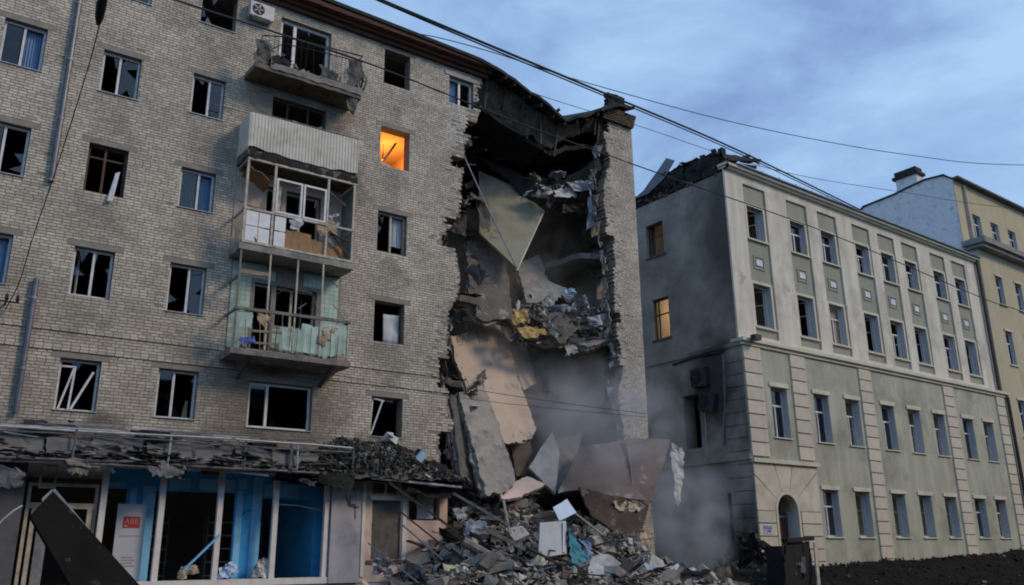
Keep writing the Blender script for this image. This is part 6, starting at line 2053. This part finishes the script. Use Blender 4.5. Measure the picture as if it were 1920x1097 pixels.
# look-alikes: told apart by colour and by their order from the left as seen from the street
TONE = {'wood': 'tan', 'wood_grey': 'grey', 'wood_dark': 'dark brown', 'concrete': 'mid grey', 'concrete_pale': 'pale', 'concrete_dark': 'dark grey', 'lintel': 'beige grey', 'sheet_grey': 'slate', 'door_grey': 'blue grey', 'felt_white': 'white', 'metal_grey': 'metal grey', 'insulation': 'cream', 'roof_felt': 'black', 'charred': 'charred', 'soot': 'sooty', 'metal_pale': 'pale metal', 'wire': 'thin black', 'slab_brown': 'brown grey', 'plaster_brown': 'brown', 'red_brick_wreck': 'reddish'}
def ordinal(i):
    one = ['', 'first', 'second', 'third', 'fourth', 'fifth', 'sixth', 'seventh', 'eighth', 'ninth', 'tenth', 'eleventh', 'twelfth', 'thirteenth', 'fourteenth', 'fifteenth', 'sixteenth', 'seventeenth', 'eighteenth', 'nineteenth']
    n_ = i+1
    if n_ < 20:
        return one[n_]
    tens, r_ = divmod(n_, 10)
    return {2: 'twentieth', 3: 'thirtieth', 4: 'fortieth', 5: 'fiftieth'}[tens] if r_ == 0 else {2: 'twenty-', 3: 'thirty-', 4: 'forty-', 5: 'fifty-'}[tens]+one[r_]
fam = {}
for o in COL.objects:
    if o.parent is None and o.get('group') in WHERE:
        fam.setdefault((o['group'], TONE.get(o.data.materials[0].name, 'grey')), []).append(o)
for (grp, tone), lst in fam.items():
    def scr(o):
        q = o.location-Vector((0, 0, CAMZ))
        return q.dot(RT)/q.dot(FW)
    lst.sort(key=scr)
    noun, place = WHERE[grp]
    for i, o in enumerate(lst):
        o['label'] = f'leftmost {tone} {noun} {place}' if i == 0 else f'{ordinal(i)} {tone} {noun} from the left {place}'

# ================================================================== WIRES
def wire(pix, r, label, mt='wire', cat='wire'):
    pts = [Vector((0, 0, CAMZ))+ray(u, v).normalized()*d for u, v, d in pix]
    # smooth through the points
    out = []
    for i in range(len(pts)-1):
        p0, p1, p2, p3 = pts[max(i-1, 0)], pts[i], pts[i+1], pts[min(i+2, len(pts)-1)]
        for s in range(8):
            f = s/8
            out.append(.5*((2*p1)+(p2-p0)*f+(2*p0-5*p1+4*p2-p3)*f*f+(3*p1-p0-3*p2+p3)*f**3))
    out.append(pts[-1])
    return MB().tube(out, r, 5).build('overhead_wire', mt, label=label, cat=cat)
wire([(-300, -450, 11), (150, -253, 13.5), (560, -70, 17), (715, 0, 19), (935, 92, 22.5), (1148, 181, 27), (1380, 280, 33.5), (1612, 393, 43.5)], .034, 'thick black overhead cable crossing the sky from top centre to the green roof')
wire([(-300, -446, 11.1), (150, -249, 13.6), (560, -66, 17.1), (716, 4, 19.1), (936, 98, 22.6), (1150, 187, 27.1), (1382, 286, 33.6), (1614, 398, 43.6)], .02, 'second thinner cable strung just below the thick overhead cable')
wire([(765, 70, 41), (800, 66, 41), (930, 100, 42), (1100, 155, 44), (1400, 235, 50), (1700, 290, 57), (1960, 310, 65), (2500, 300, 95)], .022, 'thin upper wire sagging across the open sky to the right edge')
wire([(900, 140, 42), (1040, 188, 44), (1200, 237, 47), (1450, 318, 52), (1690, 360, 60), (1960, 396, 70), (2500, 430, 100)], .016, 'faint thin wire low in the sky behind the thick cable')
wire([(-400, -290, 11), (200, -50, 15), (330, 0, 16.5), (520, 62, 18.5), (720, 130, 21), (985, 235, 25), (1235, 325, 29.5), (1560, 440, 37), (1845, 560, 46), (1960, 600, 50), (2500, 800, 75)], .02, 'dark wire running across both facades from top left to the right edge')
wire([(840, 722, 26), (1000, 748, 28), (1210, 776, 31)], .010, 'upper faint wire strung low across the collapsed corner')
wire([(560, 690, 24), (840, 742, 26), (1000, 762, 28), (1212, 782, 31)], .008, 'lower faint wire strung low across the collapsed corner')
wire([(330, -560, 17), (250, -230, 18.6), (197, -14, 19.8), (186, 46, 20), (170, 110, 20.5), (135, 225, 21.5), (97, 342, 22.5), (60, 450, 23.5), (36, 530, 24.2), (10, 580, 24.6)], .012, 'thin black cable hanging down the brick wall at the left')
MB().tube([Vector((0, 0, CAMZ))+ray(u, v).normalized()*d for u, v, d in ((197, -14, 19.8), (190, 8, 19.9), (186, 34, 20), (184, 48, 20))], [.06, .1, .08, .03], 8).build('cable_insulator', 'black_rubber', label='black insulator block on the hanging cable at the top left', cat='insulator')
MB().tube([P(400, 196, -.05), P(440, 206, -.1), P(474, 214, -1.0)], .014, 5).build('facade_cable', 'red_brick_wreck', label='rusty cable from the brick wall to the white corrugated balcony', cat='cable')

# ================================================================== SMOKE
def smoke(name, c, r, dens, label, seed, col=(.74, .77, .83)):
    t = MB()
    nu, nv = 24, 14
    vs2, fs2 = [], []
    for j in range(nv+1):
        for i in range(nu):
            a, b = 2*math.pi*i/nu, math.pi*j/nv
            vs2.append((math.cos(a)*math.sin(b)*r[0], math.sin(a)*math.sin(b)*r[1], r[2]+math.cos(b)*r[2]))
    for j in range(nv):
        for i in range(nu):
            fs2.append((j*nu+i, (j+1)*nu+i, (j+1)*nu+(i+1) % nu, j*nu+(i+1) % nu))
    t.add(vs2, fs2)
    m_ = bpy.data.materials.new(name)
    m_.use_nodes = True
    n, l = m_.node_tree.nodes, m_.node_tree.links
    n.clear()
    o_ = n.new('ShaderNodeOutputMaterial')
    pv_ = n.new('ShaderNodeVolumePrincipled')
    pv_.inputs['Color'].default_value = (*col, 1)
    pv_.inputs['Anisotropy'].default_value = 0.1
    tc_ = n.new('ShaderNodeTexCoord')
    mp_ = n.new('ShaderNodeMapping')
    mp_.inputs['Location'].default_value = (0, 0, -1)
    mp_.inputs['Scale'].default_value = (1/r[0], 1/r[1], 1/r[2])
    l.new(tc_.outputs['Object'], mp_.inputs['Vector'])
    ln = n.new('ShaderNodeVectorMath'); ln.operation = 'LENGTH'
    l.new(mp_.outputs['Vector'], ln.inputs[0])
    fall = n.new('ShaderNodeMapRange')
    fall.inputs['From Min'].default_value = .15
    fall.inputs['From Max'].default_value = 1.0
    fall.inputs['To Min'].default_value = 1
    fall.inputs['To Max'].default_value = 0
    l.new(ln.outputs['Value'], fall.inputs['Value'])
    no = n.new('ShaderNodeTexNoise')
    no.inputs['Scale'].default_value = .9
    no.inputs['Detail'].default_value = 5
    no.inputs['Distortion'].default_value = .6
    of = n.new('ShaderNodeVectorMath'); of.operation = 'ADD'
    of.inputs[1].default_value = (seed, seed*.7, 0)
    l.new(tc_.outputs['Object'], of.inputs[0])
    l.new(of.outputs[0], no.inputs['Vector'])
    mr = n.new('ShaderNodeMapRange')
    mr.inputs['From Min'].default_value = .38
    mr.inputs['From Max'].default_value = .68
    l.new(no.outputs['Fac'], mr.inputs['Value'])
    mu = n.new('ShaderNodeMath'); mu.operation = 'MULTIPLY'
    l.new(fall.outputs['Result'], mu.inputs[0])
    l.new(mr.outputs['Result'], mu.inputs[1])
    m2 = n.new('ShaderNodeMath'); m2.operation = 'MULTIPLY'
    m2.inputs[1].default_value = dens
    l.new(mu.outputs[0], m2.inputs[0])
    l.new(m2.outputs[0], pv_.inputs['Density'])
    l.new(pv_.outputs['Volume'], o_.inputs['Volume'])
    MATS[name] = m_
    o = t.build(name, name, label=label, cat='smoke', kind='stuff')
    o.location = c
    return o
smoke('smoke', (20.9, D+1.9, 3.2), (3.4, 2.2, 3.3), 2.6, 'grey dust cloud rising inside the collapsed corner', 3)
smoke('smoke_interior', (19.8, D+2.2, 3.0), (4.6, 2.6, 7.2), .22, 'thin brownish dust hanging through the whole collapsed corner', 21, (.8, .77, .72))
smoke('smoke_veil', (21.4, D-2.0, 3.3), (3.6, 1.6, 2.8), .8, 'thin pale dust veil drifting before the brown sheets and pier foot', 14)
smoke('smoke_gap', (28.7, D+2.4, -.4), (2.5, 3.0, 3.3), 1.15, 'bluish smoke drifting in the gap before the dark gable', 8)
